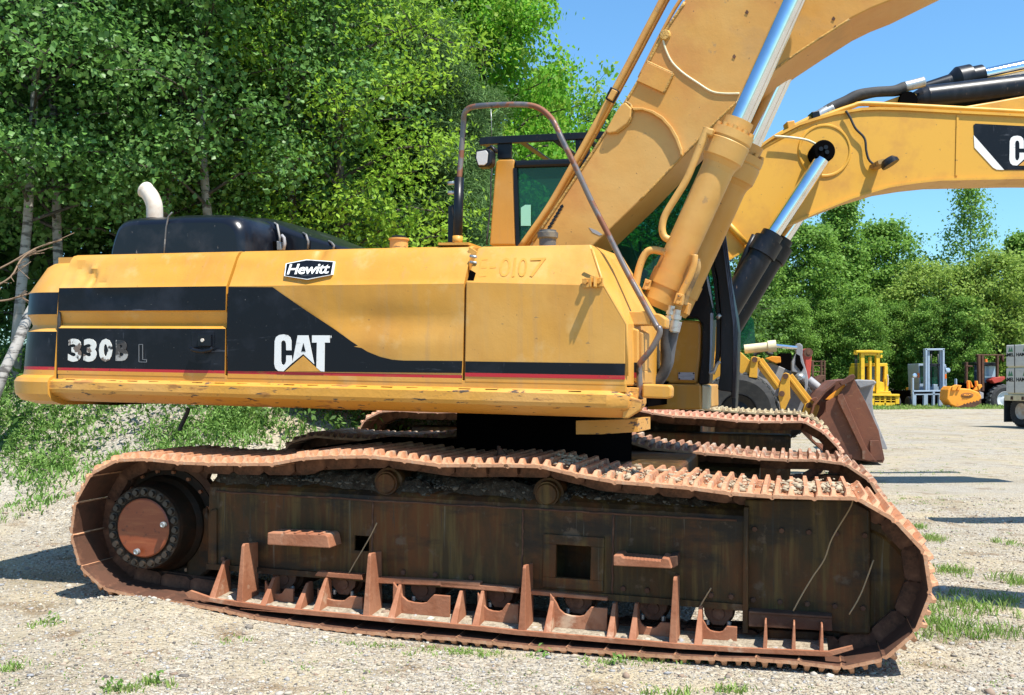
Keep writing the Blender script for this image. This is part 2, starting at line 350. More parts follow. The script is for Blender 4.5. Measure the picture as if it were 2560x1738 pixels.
# frame behind the skins
ufr = ux(1160, 800)
MB().box(B, us-.2, ufr+.02, VD+.05, 2.92, w_bot+.01, w_cr).box(B, us-.15, ufr+.02, VD+.17, 2.8, w_cr-.01, w_top-.012).build('engine_housing', YELLOW, EXC)
MB().box(B, us-.2, ux(1560, 980)-.1, VD+.12, 2.9, wy(1160, 1020), w_bot+.02).build('platform_frame', DARK, EXC)
# black panel on the middle door, lettering
zz = VD-.003
F0 = q('2', (203, 480), (520, 482), (600, 540), (760, 650), (950, 775), (1080, 868), (1200, 945), (1290, 982), (1380, 1003), (1460, 1009), (1880, 1012), (1876, 1098), (197, 1084), (192, 760))
MB().prism(B, F0, zz, zz+.006).build('black_side_panel', BLACKP, d2)
def catlogo(F, v, mp, parent, hatm=None, black=BLACKP, whitem=WHITEP, yel=YELLOW):
    C_ = [(655, 935), (655, 870), (648, 845), (630, 827), (600, 821), (568, 825), (545, 840), (535, 870), (532, 1035), (540, 1065), (560, 1083), (598, 1086), (662, 1025), (656, 972), (618, 972), (617, 1015), (608, 1035), (597, 1042), (586, 1034), (581, 1015), (581, 885), (588, 868), (600, 864), (611, 870), (617, 888), (618, 935)]
    A_ = [(700, 828), (776, 828), (818, 1034), (740, 962), (662, 1026)]
    T_ = [(803, 828), (930, 828), (930, 880), (894, 880), (891, 1088), (866, 1086), (834, 1058), (838, 880), (803, 880)]
    for nm, P_, m, d in (('letter', C_, whitem, 0), ('letter', A_, whitem, 0), ('letter', T_, whitem, 0), ('logo_triangle', [(740, 976), (862, 1087), (610, 1087)], yel, 0), ('letter_counter', [(741, 882), (757, 944), (725, 944)], black, .0015)):
        MB().prism(F, [mp(p) for p in P_], v-d, v-d+.003).build(nm, m, parent)
catlogo(B, zz-.003, lambda p: (500+p[0]/2.869, 550+p[1]/2.869), d2)
put_text('®', B, (825, 846), (829, 839), zz-.002, WHITEP, 'letter', d2)
# dealer badge
BV = VD+.085
tv = (B.X((740, 715), VD), B.X((760, 645), BV))
def chamf(px, py, off=.003):                          # point on the sloping top of the middle door
    t0 = (718.5-py)/(718.5-650); v = VD+.105*min(max(t0, 0), 1)*.93
    return B.X((px, py), v-off)
def cham_prism(pts, off, th=.003):
    a_ = [chamf(x, y, off) for x, y in pts]; return MB().poly(a_, [p+B.V*th for p in a_])
hx = q('2', (615, 312), (765, 283), (962, 297), (945, 393), (768, 428), (603, 402))
bd = cham_prism(hx, .030, .02).build('dealer_badge', WHITEP, d2)
cxh, cyh = 772, 674
cham_prism([(cxh+(x-cxh)*.955, cyh+(y-cyh)*.92) for x, y in hx], .032).build('badge_field', BLACKP, d2)
me = text_mesh('Hewitt', .002, .022, .28, .93)
co = [v.co.copy() for v in me.vertices]; x0 = min(c.x for c in co); x1 = max(c.x for c in co); y0 = min(c.y for c in co); y1 = max(c.y for c in co)
for v, c in zip(me.vertices, co):
    fx = (c.x-x0)/(x1-x0); fy = (c.y-y0)/(y1-y0)
    v.co = chamf(*q('2', (622+310*fx, 392-75*fy-8*fx))[0], .0345-c.z)-org(EXC)
link('badge_lettering', me, WHITEP, d2)
# number and letter on the rear door
def cond(body, c, p0, p1, mat=WORNW, off=.045, shear=0):
    (a0, a1) = q(c, p0, p1); put_text(body, B, a0, a1, VD-.002, mat, 'letter', d1, offset=off, shear=shear)
cond('3', '1', (383, 1137), (460, 1008)); cond('3', '1', (470, 1137), (546, 1008)); cond('0', '1', (557, 1137), (634, 1008)); cond('B', '1', (652, 1132), (722, 1016), mat=M('ghost_lettering', (.34, .33, .31), .7, layers=[(16, (1, 1, 1), .44, .54, (.03, .025, .022, .95), .7, 6), (9, (1, 1, 1), .55, .6, (.012, .013, .016), .5, 5)]))
GH = M('faint_outline', (.16, .165, .17), .7)
for a0, a1 in (((783, 1040), (783, 1138)), ((804, 1040), (804, 1125)), ((826, 1140), (783, 1138)), ((826, 1126), (804, 1125)), ((783, 1040), (804, 1040)), ((826, 1140), (826, 1126))):
    p, r = q('1', a0, a1); MB().bar(B.X(p, VD-.001), B.X(r, VD-.001), .0035, .003, up=B.V).build('faint_letter_outline', GH, d1)
# door latch
MB().prism(B, q('1', (1078, 968), (1203, 965), (1203, 1055), (1080, 1060)), VD-.006, VD+.01).build('latch_plate', BLACKP, d1, bevel=.004)
lt = MB().prism(B, q('1', (1115, 984), (1187, 982), (1187, 1050), (1117, 1050)), VD-.022, VD).build('latch', BLACKM, d1, bevel=.004)
cc = B.X(q('1', (1138, 1016))[0], VD-.03)
MB().lathe(cc, B.V, [(0, .0), (0, .011), (.012, .011)], 16).build('lock_cylinder', PIPEM, lt)
MB().tube([B.X(p, VD-.03) for p in q('1', (1074, 1058), (1090, 1072), (1140, 1080), (1185, 1072), (1198, 1058))], .012, 10).build('handle', BLACKM, d1)
# round ghost of an old decal
gx = [(1385+148*math.cos(t), 635+(140 if math.sin(t) < 0 else 115)*math.sin(t)) for t in [2*math.pi*k/40 for k in range(40)]]
0 and MB().prism(B, q('2', *gx), VD-.006, VD+.02).build('old_decal_patch', M('faded_decal_yellow', (.47, .235, .024), .45, layers=[(9, (1, 1, 1), .45, .7, (.42, .22, .028, .9), .5, 6)], bump=[(3, .25, .03)]), d2)

# ---- front battery box ----
def PX(v, *pts): return [B.X(p, v) for p in pts]
zb = VD
bx = [B.P(ux(1163, 800), zb, w_bot), B.P(ux(1163, 800), zb, wy(1163, 706)), B.X((1508, 714), zb), B.X((1566, 812), zb), B.P(ux(1566, 900), zb, w_bot)]
bx += [B.X((1194, 622), zb+.12), B.X((1206, 617), zb+.15), B.X((1477, 612), zb+.15), B.X((1526, 648), .34), B.X((1583, 770), .34)]
u_l = ux(1163, 800)
bx += [B.P(u_l, .9, w_top), B.P(B.uw((1477, 612), zb+.15)[0]+.03, .9, w_top), B.P(u_l, .9, w_bot), B.P(ux(1566, 900)+.03, .34, w_bot), B.P(ux(1566, 900)+.03, .9, w_bot), B.P(ux(1566, 900)+.03, .9, wy(1566, 780))]
BOX = MB().hull(bx).build('battery_box', YELLOW, EXC, bevel=.008)
w3, w4, w5 = wy(1300, 905.5), wy(1300, 934), wy(1300, 944)
def hb(wa, wb): return MB().prism_uw(B, [(u_l+.006, wb), (ux(1563, 900), wb), (ux(1563, 900), wa), (u_l+.006, wa)], zb-.003, zb+.003)
hb(w3, w4).build('black_band', BLACKP, BOX); hb(w4-.001, w5).build('red_band', REDP, BOX)
# moulded rim along the front edge
MB().tube([B.X(p, zb+.008) for p in ((1480, 622), (1509, 714), (1566, 812), (1567, 940))], .009).build('edge_bead', YELLOW, BOX)
# ghost number painted over on the chamfer
try:
    nv = Vector(B.V)
    for body, x0_, x1_ in (('E', 217, 268), ('-', 280, 318), ('0', 335, 398), ('1', 405, 432), ('0', 440, 490), ('7', 505, 600)):
        me = text_mesh(body, .0005, -.004, .12)
        co = [v.co.copy() for v in me.vertices]; ax = min(c.x for c in co); bx_ = max(c.x for c in co); ay = min(c.y for c in co); by = max(c.y for c in co)
        for v, c in zip(me.vertices, co):
            fx = (c.x-ax)/(bx_-ax); fy = (c.y-ay)/(by-ay); py = 1110-105*fy
            if body == '-': py = 1062-12*fy
            p = q('3', (x0_+(x1_-x0_)*fx, py-fx*4))[0]
            t0 = (707-p[1])/(707-622); vv = zb+.12*t0-.0035
            v.co = B.X(p, vv+.0024-c.z*2)-org(EXC)
        link('old_number', me, M('ghost_number_paint', (.53, .245, .03), .5, layers=[(20, (1, 1, 1), .42, .55, (.57, .27, .035, 1), .5, 4)]), BOX)
except Exception as e: print('ghost', e)
# bracket with two bolts
br = MB().prism(B, q('3', (800, 1118), (918, 1112), (918, 1165), (802, 1172)), zb-.012, zb)
for x in (848, 868): br.prism(B, q('3', (x-4, 1105), (x+4, 1103), (x+4, 1165), (x-4, 1168)), zb-.075, zb-.01)
br = br.build('bracket', YELLOW, BOX, bevel=.003)
for x, y in ((816, 1136), (890, 1134)):
    MB().lathe(B.X(q('3', (x, y))[0], zb-.028), B.V, [(0, 0), (0, .014), (.016, .014), (.016, .02), (.02, .02)], 6).build('bolt', YSILL, br)
# hinge gap between the door and the box
MB().prism(B, q('3', (168, 1070), (193, 1085), (188, 1157), (150, 1157)), zb+.006, zb+.03).build('latch_opening', DARK, EXC)
MB().prism(B, [(1172, 617), (1192, 630), (1184, 690), (1163, 700)], zb+.10, zb+.14).build('hinge_plate', YSILL, EXC)
for y in (640, 655): MB().tube([B.X((1175, y), zb+.06), B.X((1192, y+3), zb+.06)], .008).build('hinge_pin', STEEL, EXC)
# dark strip under the doors, sill
MB().box(B, us+.01, ux(1566, 900), VD+.02, VD+.12, wy(600, 957), w_bot-.004).build('sill_gap', DARK, EXC)
MB().box(B, us+.01, ux(1566, 900), VD+.002, VD+.03, wy(1160, 972), wy(1160, 951)).build('sill_rail', YELLOW, EXC, bevel=.003)
sy = lambda y: wy(1000, y, -.02)
sprof = [(sy(964), .07, 0), (sy(965), .05, 0), (sy(968), .01, 0), (sy(975), -.02, 0), (sy(996), -.022, 0), (sy(1006), -.01, 0), (sy(1022), .06, 0), (sy(1031), .12, 0), (sy(1032), .3, 0)]
u0s, u1s = ux(94, 990, 0), ux(1516, 1010, 0)
path = [(u0s+(u1s-u0s)*k/24, .02+.006*math.sin(k*1.7), 0, 1) for k in range(25)]
path += [(ux(1561, 1000, 0), .085, -.25, .97), (ux(1561, 1000, 0)+.03, .34, -1, .1)]
s_ = sweep(B, path, sprof, 'sill', [YSILL], EXC, label='dented lower sill with scraped paint')
for p in s_.data.polygons: p.use_smooth = True
es = s_.modifiers.new('split', 'EDGE_SPLIT'); es.split_angle = R(28)
uu = u0s+.2
while uu < u1s-.1:
    MB().box(B, uu, uu+.07, .024, .034, sy(968.6), sy(967.8)).build('weld_bead', DARK, s_); uu += .16
# right-hand corner of the sill
MB().hull([B.X(p, .10) for p in ((1558, 985), (1605, 1002), (1600, 1025), (1570, 1046), (1556, 1046))]+[B.X(p, .5) for p in ((1575, 985), (1612, 1000), (1606, 1025), (1575, 1044))]).build('front_corner', YSILL, EXC, bevel=.006)
MB().prism(B, [(1440, 1052), (1594, 1048), (1594, 1080), (1500, 1086), (1440, 1086)], .42, .8).build('slew_guard', YSILL, EXC)
# front post assembly
pst = MB().prism(B, q('4', (447, 700), (515, 722), (515, 960), (540, 1000), (540, 1080), (455, 1055)), .2, .5).build('front_post', YELLOW, EXC, bevel=.008)
MB().prism(B, q('4', (515, 722), (552, 740), (545, 1000), (520, 1000)), .23, .40).build('post_flange', YELLOW, pst, bevel=.01)
MB().prism(B, q('4', (447, 938), (512, 938), (512, 1003), (449, 1003)), .197, .21).build('black_band', BLACKP, pst)
MB().prism(B, q('4', (449, 1004), (512, 1004), (512, 1040), (450, 1035)), .197, .21).build('red_band', REDP, pst)
MB().prism(B, q('4', (405, 600), (565, 600), (600, 655), (590, 690), (440, 690)), .22, .36).build('cross_bracket', YELLOW, EXC, bevel=.006)
MB().prism(B, q('4', (555, 615), (650, 615), (697, 650), (694, 712), (640, 705), (600, 690)), .3, .42).build('cylinder_mount', YELLOW, EXC, bevel=.008)
MB().prism(B, q('4', (552, 722), (640, 715), (668, 740), (668, 960), (600, 1070), (552, 1050)), .98, 1.15).build('inner_bulkhead', YELLOW, EXC)
stp = MB().prism(B, q('4', (540, 1078), (720, 1085), (733, 1105), (730, 1168), (700, 1176), (540, 1170)), .15, .24).build('front_step', YELLOW, EXC, bevel=.01)
MB().prism(B, q('4', (425, 1105), (445, 1100), (445, 1210), (427, 1205)), .07, .2).prism(B, q('4', (450, 1100), (510, 1105), (505, 1185), (455, 1190)), .14, .3).build('cover_plate', YSILL, EXC, bevel=.003)
# ---- handrail ----
hv = .24
pts = [B.X(p, hv) for p in q('3', (108, 560), (112, 440), (125, 250), (133, 205), (155, 175), (200, 155), (330, 142), (480, 137), (560, 158), (625, 215), (660, 270), (700, 355), (770, 500), (850, 680), (950, 880), (1040, 1060), (1130, 1220), (1225, 1390))]
pts = [p+B.V*(.02*math.sin(i)) for i, p in enumerate(pts)]
pts += [B.X(p, .20) for p in q('4', (652, 710), (652, 755), (600, 850), (535, 930), (522, 960), (523, 1050), (528, 1180))]
hr = MB().tube(catmull(pts, 5), .0165, 12).build('handrail', RAILM, EXC)
MB().tube([B.X(p, hv) for p in q('3', (108, 552), (98, 925))], .028, 16).build('rail_socket', BLACKM, EXC)
MB().tube([B.X(p, hv-.001) for p in q('3', (99, 880), (98, 928))], .0295, 16).build('socket_foot', YSILL, EXC)
MB().prism(B, q('3', (45, 712), (78, 700), (78, 925), (42, 925)), hv+.0, hv+.02).build('rail_bracket', BLACKM, EXC, bevel=.004)
for y in (582, 636): MB().tube([B.X(p, hv) for p in q('3', (46, y), (92, y-2))], .011, 8).build('clamp_bolt', STEEL, EXC)
MB().prism(B, q('3', (-10, 917), (160, 915), (160, 930), (-10, 930)), .2, .5).build('deck_plate', YSILL, EXC)
# fillers on the deck
def cap_post(c, r, prof, mat, nm, v):
    return
f1 = B.X((997, 618), .6); MB().lathe(f1, B.W, [(-.05, .058), (.045, .058), (.045, .066), (.055, .066), (.055, .0)], 28).build('filler_neck', YSILL, EXC)
MB().lathe(f1+B.W*.055, B.W, [(0, .045), (.014, .045), (.018, .03), (.018, 0)], 24).build('filler_cap', BLACKM, EXC)
f2 = B.X((1369, 614), .45); MB().lathe(f2, B.W, [(-.05, .05), (.035, .05), (.045, .06), (.075, .062), (.08, .05), (.09, .05), (.09, 0)], 24).build('strainer_cap', M('greasy_cap', (.10, .095, .09), .5, layers=[(20, (1, 1, 1), .5, .6, (.2, .17, .12, .8), .8, 5)]), EXC)
DGREY = M('dark_trim', (.10, .10, .10), .5, layers=[(14, (1, 1, 1), .5, .62, (.3, .29, .27, .8), .6, 5)])
# black engine hood: two humps
def hump(pts_px, vlo, vhi, u_over=.06, name='engine_hood', r=.07):
    # outline in the picture gives u and w; rounded over in v
    prof = [B.uw(p, vlo) for p in pts_px]
    cu = sum(p[0] for p in prof)/len(prof); wb = min(p[1] for p in prof)
    bm_ = MB(); rings = []
    for dv, k in ((0, .78), (.02, .87), (.06, .94), (.12, .98), (.2, 1), (vhi-vlo-.1, 1), (vhi-vlo-.02, .95), (vhi-vlo, .9)):
        rings.append([bm_.bm.verts.new(B.P(cu+(u-cu)*(.5+.5*k+.0), vlo+dv, wb+(ww-wb)*k)) for u, ww in prof])
    n = len(prof)
    for A, C in zip(rings, rings[1:]):
        for i in range(n): bm_.bm.faces.new((A[i], A[(i+1) % n], C[(i+1) % n], C[i])).smooth = True
    bm_.bm.faces.new(rings[0]); bm_.bm.faces.new(rings[-1][::-1])
    return bm_.build(name, HOOD, EXC)
hd = hump(catmull([(p[0], p[1], 0) for p in q('1', (592, 560), (600, 480), (625, 400), (660, 335), (720, 312), (930, 298), (1200, 290), (1300, 296), (1350, 320), (1375, 380), (1380, 560))], 5), .62, 2.3) if False else None
def vpts(c, *p): return [Vector((x, y, 0)) for x, y in q(c, *p)]
o1 = [(p.x, p.y) for p in catmull(vpts('1', (588, 570), (597, 500), (615, 420), (645, 345), (700, 314), (800, 306), (935, 300)), 5)]+q('1', (938, 570))
o2 = q('1', (926, 570))+[(p.x, p.y) for p in catmull(vpts('1', (930, 500), (935, 420), (948, 320), (965, 296), (1100, 291), (1240, 291), (1310, 300), (1352, 335), (1376, 400), (1384, 570)), 5)]
h2 = hump(o1[:-1]+[p_ for p_ in o2[1:] if p_[0] > 423], .60, 2.0)
MB().tube([B.X(p, .60) for p in q('1', (924, 560), (928, 480), (936, 380), (950, 318), (970, 296))], .006, 8).build('hood_seam', DGREY, h2)
# receding second hump, farther from the camera, running forward
o3 = [(p.x, p.y) for p in catmull([Vector(B.X(p, .9)) for p in []] or vpts('0', (575, 650), (578, 600), (590, 555), (610, 537), (660, 541), (700, 556), (760, 579), (830, 602), (872, 620), (880, 650)), 6)]
h3 = hump(o3, 1.0, 2.0)
for x, y, y2 in ((698, 561, 625), (770, 586, 622), (834, 606, 622)):
    MB().tube([B.X((x, y2), .99), B.X((x+1, (y+y2)/2), .99), B.X((x-5, y+1), .995), B.X((x-12, y-3), 1.05)], .008, 8).build('hood_rib', DGREY, h3)
MB().prism(B, q('2', (475, 152), (545, 154), (545, 215), (480, 218)), .95, .98).build('hood_vent', DARK, h3)
MB().prism(B, q('2', (548, 150), (580, 160), (585, 215), (550, 216)), .94, .97).build('hood_latch', STEEL, h3, bevel=.004)
MB().tube([B.X(p, .94) for p in q('2', (585, 110), (603, 130), (608, 170), (600, 215))], .012, 8).build('hood_strap', GREYM, h3)
# exhaust
ex = catmull([B.X(p, .85) for p in q('1', (872, 330), (872, 290), (868, 250), (850, 205), (822, 172), (800, 155))], 6)
MB().tube(ex, .05, 20, cap=False, rs=[.058]*(len(ex)-7)+[.062, .063, .060, .054, .044, .030, .012]).build('exhaust_pipe', PIPEM, EXC)

GRIME = M('grimy_yellow', (.36, .215, .07), .75, layers=[(9, (1, 1, 1), .46, .6, (.10, .075, .045, .8), .9, 6)])
# ---- boom ----
BVn, BVf = 1.2, 1.66
top_px = [(1288, 668)]+q('F', (960, 1378), (1500, 560), (1700, 200), (1830, 0))+[(1752, -68), (1830, -165), (1960, -265), (2120, -345), (2400, -430), (2900, -520)]
low_px = [(2900, -330), (2600, -215), (2400, -85)]+q('5', (1420, 0), (1300, 48), (1190, 103), (1000, 225), (850, 325), (720, 425), (600, 530), (450, 665), (240, 880), (0, 1130))+[(1486, 611), (1440, 660), (1380, 700), (1310, 700)]
outline = [B.uw(p, BVn) for p in top_px]+[(5.0, 4.35), (6.1, 3.75), (6.1, 3.35), (5.0, 3.8)]+[B.uw(p, BVn) for p in low_px]
BOOM = MB().prism_uw(B, outline, BVn, BVf).build('boom', YBOOM, EXC, bevel=.008)
def seam(pts, v, r, nm, mat, par, k=6): return MB().tube(catmull([B.X(p, v) for p in pts], k), r, 8).build(nm, mat, par)
seam([(1333, 604)]+q('F', (1500, 570), (1700, 212), (1830, 14)), BVn, .010, 'weld_seam', YWELD, BOOM)
seam(q('5', (1180, 110), (1000, 225), (850, 325), (720, 425), (600, 530), (450, 665), (240, 880), (0, 1130)), BVn, .008, 'weld_seam', YWELD, BOOM)
pl = MB().prism(B, q('F', (1617, 350), (1762, 415), (1707, 522), (1560, 455)), BVn-.022, BVn).build('patch_plate', YBOOM, BOOM, bevel=.003)
seam(q('F', (1617, 348), (1690, 382), (1762, 415)), BVn-.01, .009, 'weld_seam', YWELD, pl)
seam(q('F', (1762, 415), (1735, 470), (1707, 524)), BVn-.01, .012, 'weld_seam', YWELD, pl)
# curved reinforcement plate edge
arc = q('F', (1530, 605), (1590, 605), (1650, 622), (1705, 655), (1755, 710), (1790, 770), (1815, 840), (1815, 875))
arc2 = q('F', (1540, 622), (1590, 620), (1640, 637), (1695, 672), (1740, 722), (1775, 785), (1800, 850), (1803, 872))
MB().prism(B, arc+arc2[::-1], BVn-.03, BVn).build('arched_weld', YBOOM, BOOM, bevel=.004)
MB().prism(B, q('F', (1495, 575), (1530, 610), (1525, 660), (1500, 700), (1440, 745), (1400, 752), (1383, 740), (1430, 650), (1470, 590)), BVn-.032, BVn).build('boom_patch', YBOOM, BOOM, bevel=.008)
seam(q('F', (1495, 575), (1520, 590), (1530, 610), (1527, 655), (1505, 700), (1445, 748)), BVn-.012, .010, 'weld_seam', YWELD, BOOM)
seam(q('5', (130, 225), (145, 280), (180, 350), (240, 410), (320, 465), (400, 515), (470, 528), (560, 528)), BVn-.004, .007, 'welded_wire', CREAM, BOOM)
MB().lathe(B.X(q('5', (138, 195))[0], BVn-.02), B.V, [(0, .0), (0, .03), (.02, .04)], 9).build('grease_block', YWELD, BOOM)
for p in q('5', (530, 318), (1090, 105), (602, 68), (1100, 155)):
    MB().hull([B.X((p[0]+dx, p[1]+dy), BVn-.004) for dx, dy in ((-5, 2), (0, -6), (5, 0), (2, 6))]+[B.X(p, BVn+.002)]).build('chip_mark', RUSTD, BOOM)
MB().prism(B, q('F', (1290, 1282), (1335, 1300), (1367, 1322), (1350, 1328), (1310, 1310)), BVn-.002, BVn+.002).build('scrape_mark', GREYM, BOOM)
gr = MB()
for k in range(9):
    x, y = 1362+k*5, 583-k*8.4
    gr.prism(B, [(x-3, y), (x+4, y-5), (x+7, y+1), (x+0, y+6)], BVn-.006, BVn)
gr.build('hose_clip', BLACKM, BOOM)
# hydraulic lines up the back of the boom
for dx, dv, r in ((2, .05, .023), (12, .15, .021)):
    L_ = [B.X((x+dx*.8, y+dx*.3), BVn+dv) for x, y in ((1300, 618), (1352, 545), (1390, 485), (1455, 370), (1505, 280), (1570, 160), (1636, 35), (1668, -20), (1720, -70), (1800, -160))]
    MB().tube(catmull(L_, 4), r, 12).build('hydraulic_pipe', YBOOM, BOOM)
MB().tube(catmull([B.X(p, BVn+.02) for p in ((1598, 195), (1640, 110), (1688, 20), (1730, -40))], 4), .012, 8).build('grease_pipe', YBOOM, BOOM)
MB().prism(B, q('F', (1412, 488), (1462, 512), (1425, 580), (1380, 556)), BVn-.01, BVn+.02).build('pipe_clamp', BLACKM, BOOM, bevel=.004)
MB().prism(B, q('F', (1420, 500), (1450, 514), (1420, 568), (1392, 552)), BVn-.03, BVn-.005).build('pipe_clamp', YBOOM, BOOM, bevel=.004)
# outboard stick (out of frame, throws the long shadows)
J = B.P(6.0, (BVn+BVf)/2, 3.6)
st = Frame(J, 18.5, 0)
MB().prism_uw(st, [(-.5, .5), (.25, .35), (.9, -1.2), (1.1, -3.0), (.75, -3.1), (.2, -1.2), (-.2, -.3)], -.2, .2).build('unseen_stick', YBOOM, EXC, bevel=.01)
# ---- boom cylinders ----
def boomcyl(dv, sc=1):
    o = B.V*dv
    X = lambda p: B.X(p, .95)+o
    p0, p1 = X((1640, 768)), X((1798, 410)); ax = (X((1853, 293))-X((1694, 644))).normalized()
    c = X((1694, 644)); at = lambda d: c+ax*d
    tl = lambda p: (X(p)-c).dot(ax)
    t0, t1, t2, t3, t4, tr = tl((1640, 768)), tl((1790, 424)), tl((1803, 397)), tl((1834, 330)), tl((1846, 300)), tl((2100, -290))
    prof = [(t0, 0), (t0, .085), (t0+.04, .099), (t1, .099), (t1+.03, .103), (t2-.01, .117), (t2, .125), (t3-.07, .127), (t3-.062, .121), (t3-.05, .127), (t3, .125), (t3, .088), (t4, .088), (t4, .07)]
    cy = MB().lathe(c, ax, prof, 48).build('boom_cylinder', YBOOM, EXC)
    MB().lathe(c, ax, [(t4-.1, .066), (tr, .066)], 40).build('cylinder_rod', CHROME, cy)
    x = ax.orthogonal().normalized(); y = ax.cross(x)
    for k in range(10):
        an = 2*math.pi*k/10; MB().lathe(at(t3)+(x*math.cos(an)+y*math.sin(an))*.108, ax, [(-.01, .016), (.022, .016), (.022, 0)], 6).build('gland_bolt', YBOOM, cy)
    tc = tl((1672, 700)); MB().lathe(c, ax, [(tc-.045, .098), (tc-.045, .106), (tc+.045, .106), (tc+.045, .098)], 40).build('clamp_band', YBOOM, cy)
    return X, ax, cy, at, tl
X1, ax1, CY, at1, tl1 = boomcyl(0)
boomcyl(.68)
for c_, pts_ in (('4', [(560, 385), (600, 398), (585, 460), (540, 455)]), ('4', [(765, 478), (812, 490), (800, 560), (745, 548)])):
    lg = MB().prism(B, q(c_, *pts_), .84, .90).build('clamp_lug', YBOOM, CY, bevel=.003)
    for k in (0, 1):
        a_ = q(c_, *pts_); mx_ = sum(p[0] for p in a_)/4+(1 if k else -1)*2; my_ = sum(p[1] for p in a_)/4+(-8 if k else 8)
        MB().lathe(B.X((mx_, my_), .825), B.V, [(0, 0), (0, .012), (.015, .012)], 6).build('bolt', YSILL, lg)
tb = lambda pts, v, r, nm, mat, par: MB().tube(catmull([B.X(p, v) for p in pts], 6), r, 12).build(nm, mat, par)
tb(q('3', (1505, 270), (1495, 300), (1440, 440), (1390, 560), (1330, 660), (1270, 760), (1252, 830), (1262, 880), (1290, 900)), .82, .022, 'hydraulic_pipe', YBOOM, CY)
MB().prism(B, q('3', (1492, 262), (1545, 275), (1530, 315), (1480, 300)), .8, .9).build('pipe_union', YBOOM, CY, bevel=.01)
tb(q('4', (470, 600), (490, 480), (520, 320), (560, 225), (610, 198), (690, 212)), .85, .023, 'hydraulic_pipe', YBOOM, CY)
tb(q('4', (885, 230), (880, 290), (850, 380), (800, 480), (770, 560)), .88, .021, 'hydraulic_pipe', YBOOM, CY)
tb(q('4', (900, 260), (905, 320), (870, 410), (830, 500), (815, 560)), .95, .019, 'hydraulic_pipe', GRIME, CY)
for (a0, a1, r0, r1) in (((735, 565), (712, 700), .020, .028), ((768, 590), (745, 740), .026, .036)):
    p0, p1 = [B.X(p, .78) for p in q('4', a0, a1)]; d_ = (p1-p0); l_ = d_.length
    MB().lathe(p0, d_, [(0, 0), (0, r0), (l_*.25, r0), (l_*.25, r1), (l_*.42, r1), (l_*.42, r0*1.05), (l_*.5, r0*1.05), (l_*.5, r1), (l_*.95, r1), (l_*.95, r0), (l_, r0), (l_, 0)], 10).build('hose_fitting', STEEL, EXC)
MB().prism(B, q('4', (745, 680), (793, 670), (775, 740), (720, 735)), .76, .82).build('fitting_bracket', GREYM, EXC, bevel=.003)
MB().prism(B, q('4', (810, 540), (850, 545), (835, 625), (795, 610)), 1.0, 1.1).build('valve_block', YBOOM, EXC, bevel=.006)
tb(q('4', (712, 690), (700, 750), (695, 830), (700, 900), (690, 980), (650, 1050), (590, 1090)), .78, .030, 'hydraulic_hose', RUBBER, EXC)
tb(q('4', (742, 735), (730, 800), (718, 870), (705, 950), (660, 1040), (610, 1085)), .84, .036, 'hydraulic_hose', M('grey_hose', (.085, .085, .09), .6, bump=[(40, .3, .004)]), EXC)
# ---- cab ----
CV = 2.0
cabM = EXC
MB().prism(B, q('3', (278, 930), (295, 700), (315, 460), (335, 447), (418, 447), (415, 600), (425, 930)), CV, CV+.08).build('cab_pillar', YELLOW, EXC, bevel=.01)
MB().prism(B, q('3', (415, 452), (700, 442), (1300, 425), (1500, 428), (1500, 470), (735, 486), (415, 496)), CV-.005, CV+1.05).build('cab_roof', BLACKM, EXC, bevel=.02)
fr = MB()
for a0, a1, w_ in (((421, 496), (437, 935), 14),): 
    p = q('3', a0, a1); fr.prism(B, [(p[0][0]-4, p[0][1]), (p[0][0]+5, p[0][1]), (p[1][0]+5, p[1][1]), (p[1][0]-4, p[1][1])], CV-.004, CV+.04)
fr.build('window_frame', BLACKM, EXC)
MB().prism(B, q('3', (428, 496), (735, 486), (1500, 466))+[(1795, 560), (1812, 760), (1800, 800), (1290, 800)], CV+.02, CV+.026).build('cab_glass', GLASS, EXC)
MB().prism(B, q('3', (456, 720), (480, 704), (511, 704), (511, 822), (456, 822)), CV+.0, CV+.004).build('window_sticker', M('pale_green_sticker', (.30, .62, .45), .5), EXC)
MB().prism(B, q('3', (436, 930), (410, 1020), (700, 1020), (900, 1020))[1:3]+[(1660, 806), (1280, 806)], CV+.08, CV+.12).build('cab_wall', YELLOW, EXC) if False else None
MB().prism(B, q('K', (470, 655), (630, 665), (637, 750), (630, 950), (605, 1185), (300, 1178), (340, 1000), (420, 800)), CV, CV+.4).build('cab_side_panel', YELLOW, EXC, bevel=.02)
MB().prism(B, q('K', (160, 1178), (632, 1190), (635, 1395), (190, 1395)), CV-.05, CV+.9).build('cab_base', YELLOW, EXC, bevel=.012)
MB().prism(B, q('K', (640, 1190), (700, 1200), (690, 1395), (636, 1395)), CV-.02, CV+.12).build('cab_mount', CREAM, EXC, bevel=.01)
pt_ = MB().prism(B, q('K', (447, 1088), (580, 1090), (578, 1152), (448, 1148)), CV-.008, CV+.002).build('data_plate', PLATE, EXC)
for p in q('K', (455, 1095), (572, 1098), (455, 1142), (570, 1146)): MB().lathe(B.X(p, CV-.012), B.V, [(0, 0), (0, .006), (.01, .006)], 8).build('rivet', BLACKM, pt_)
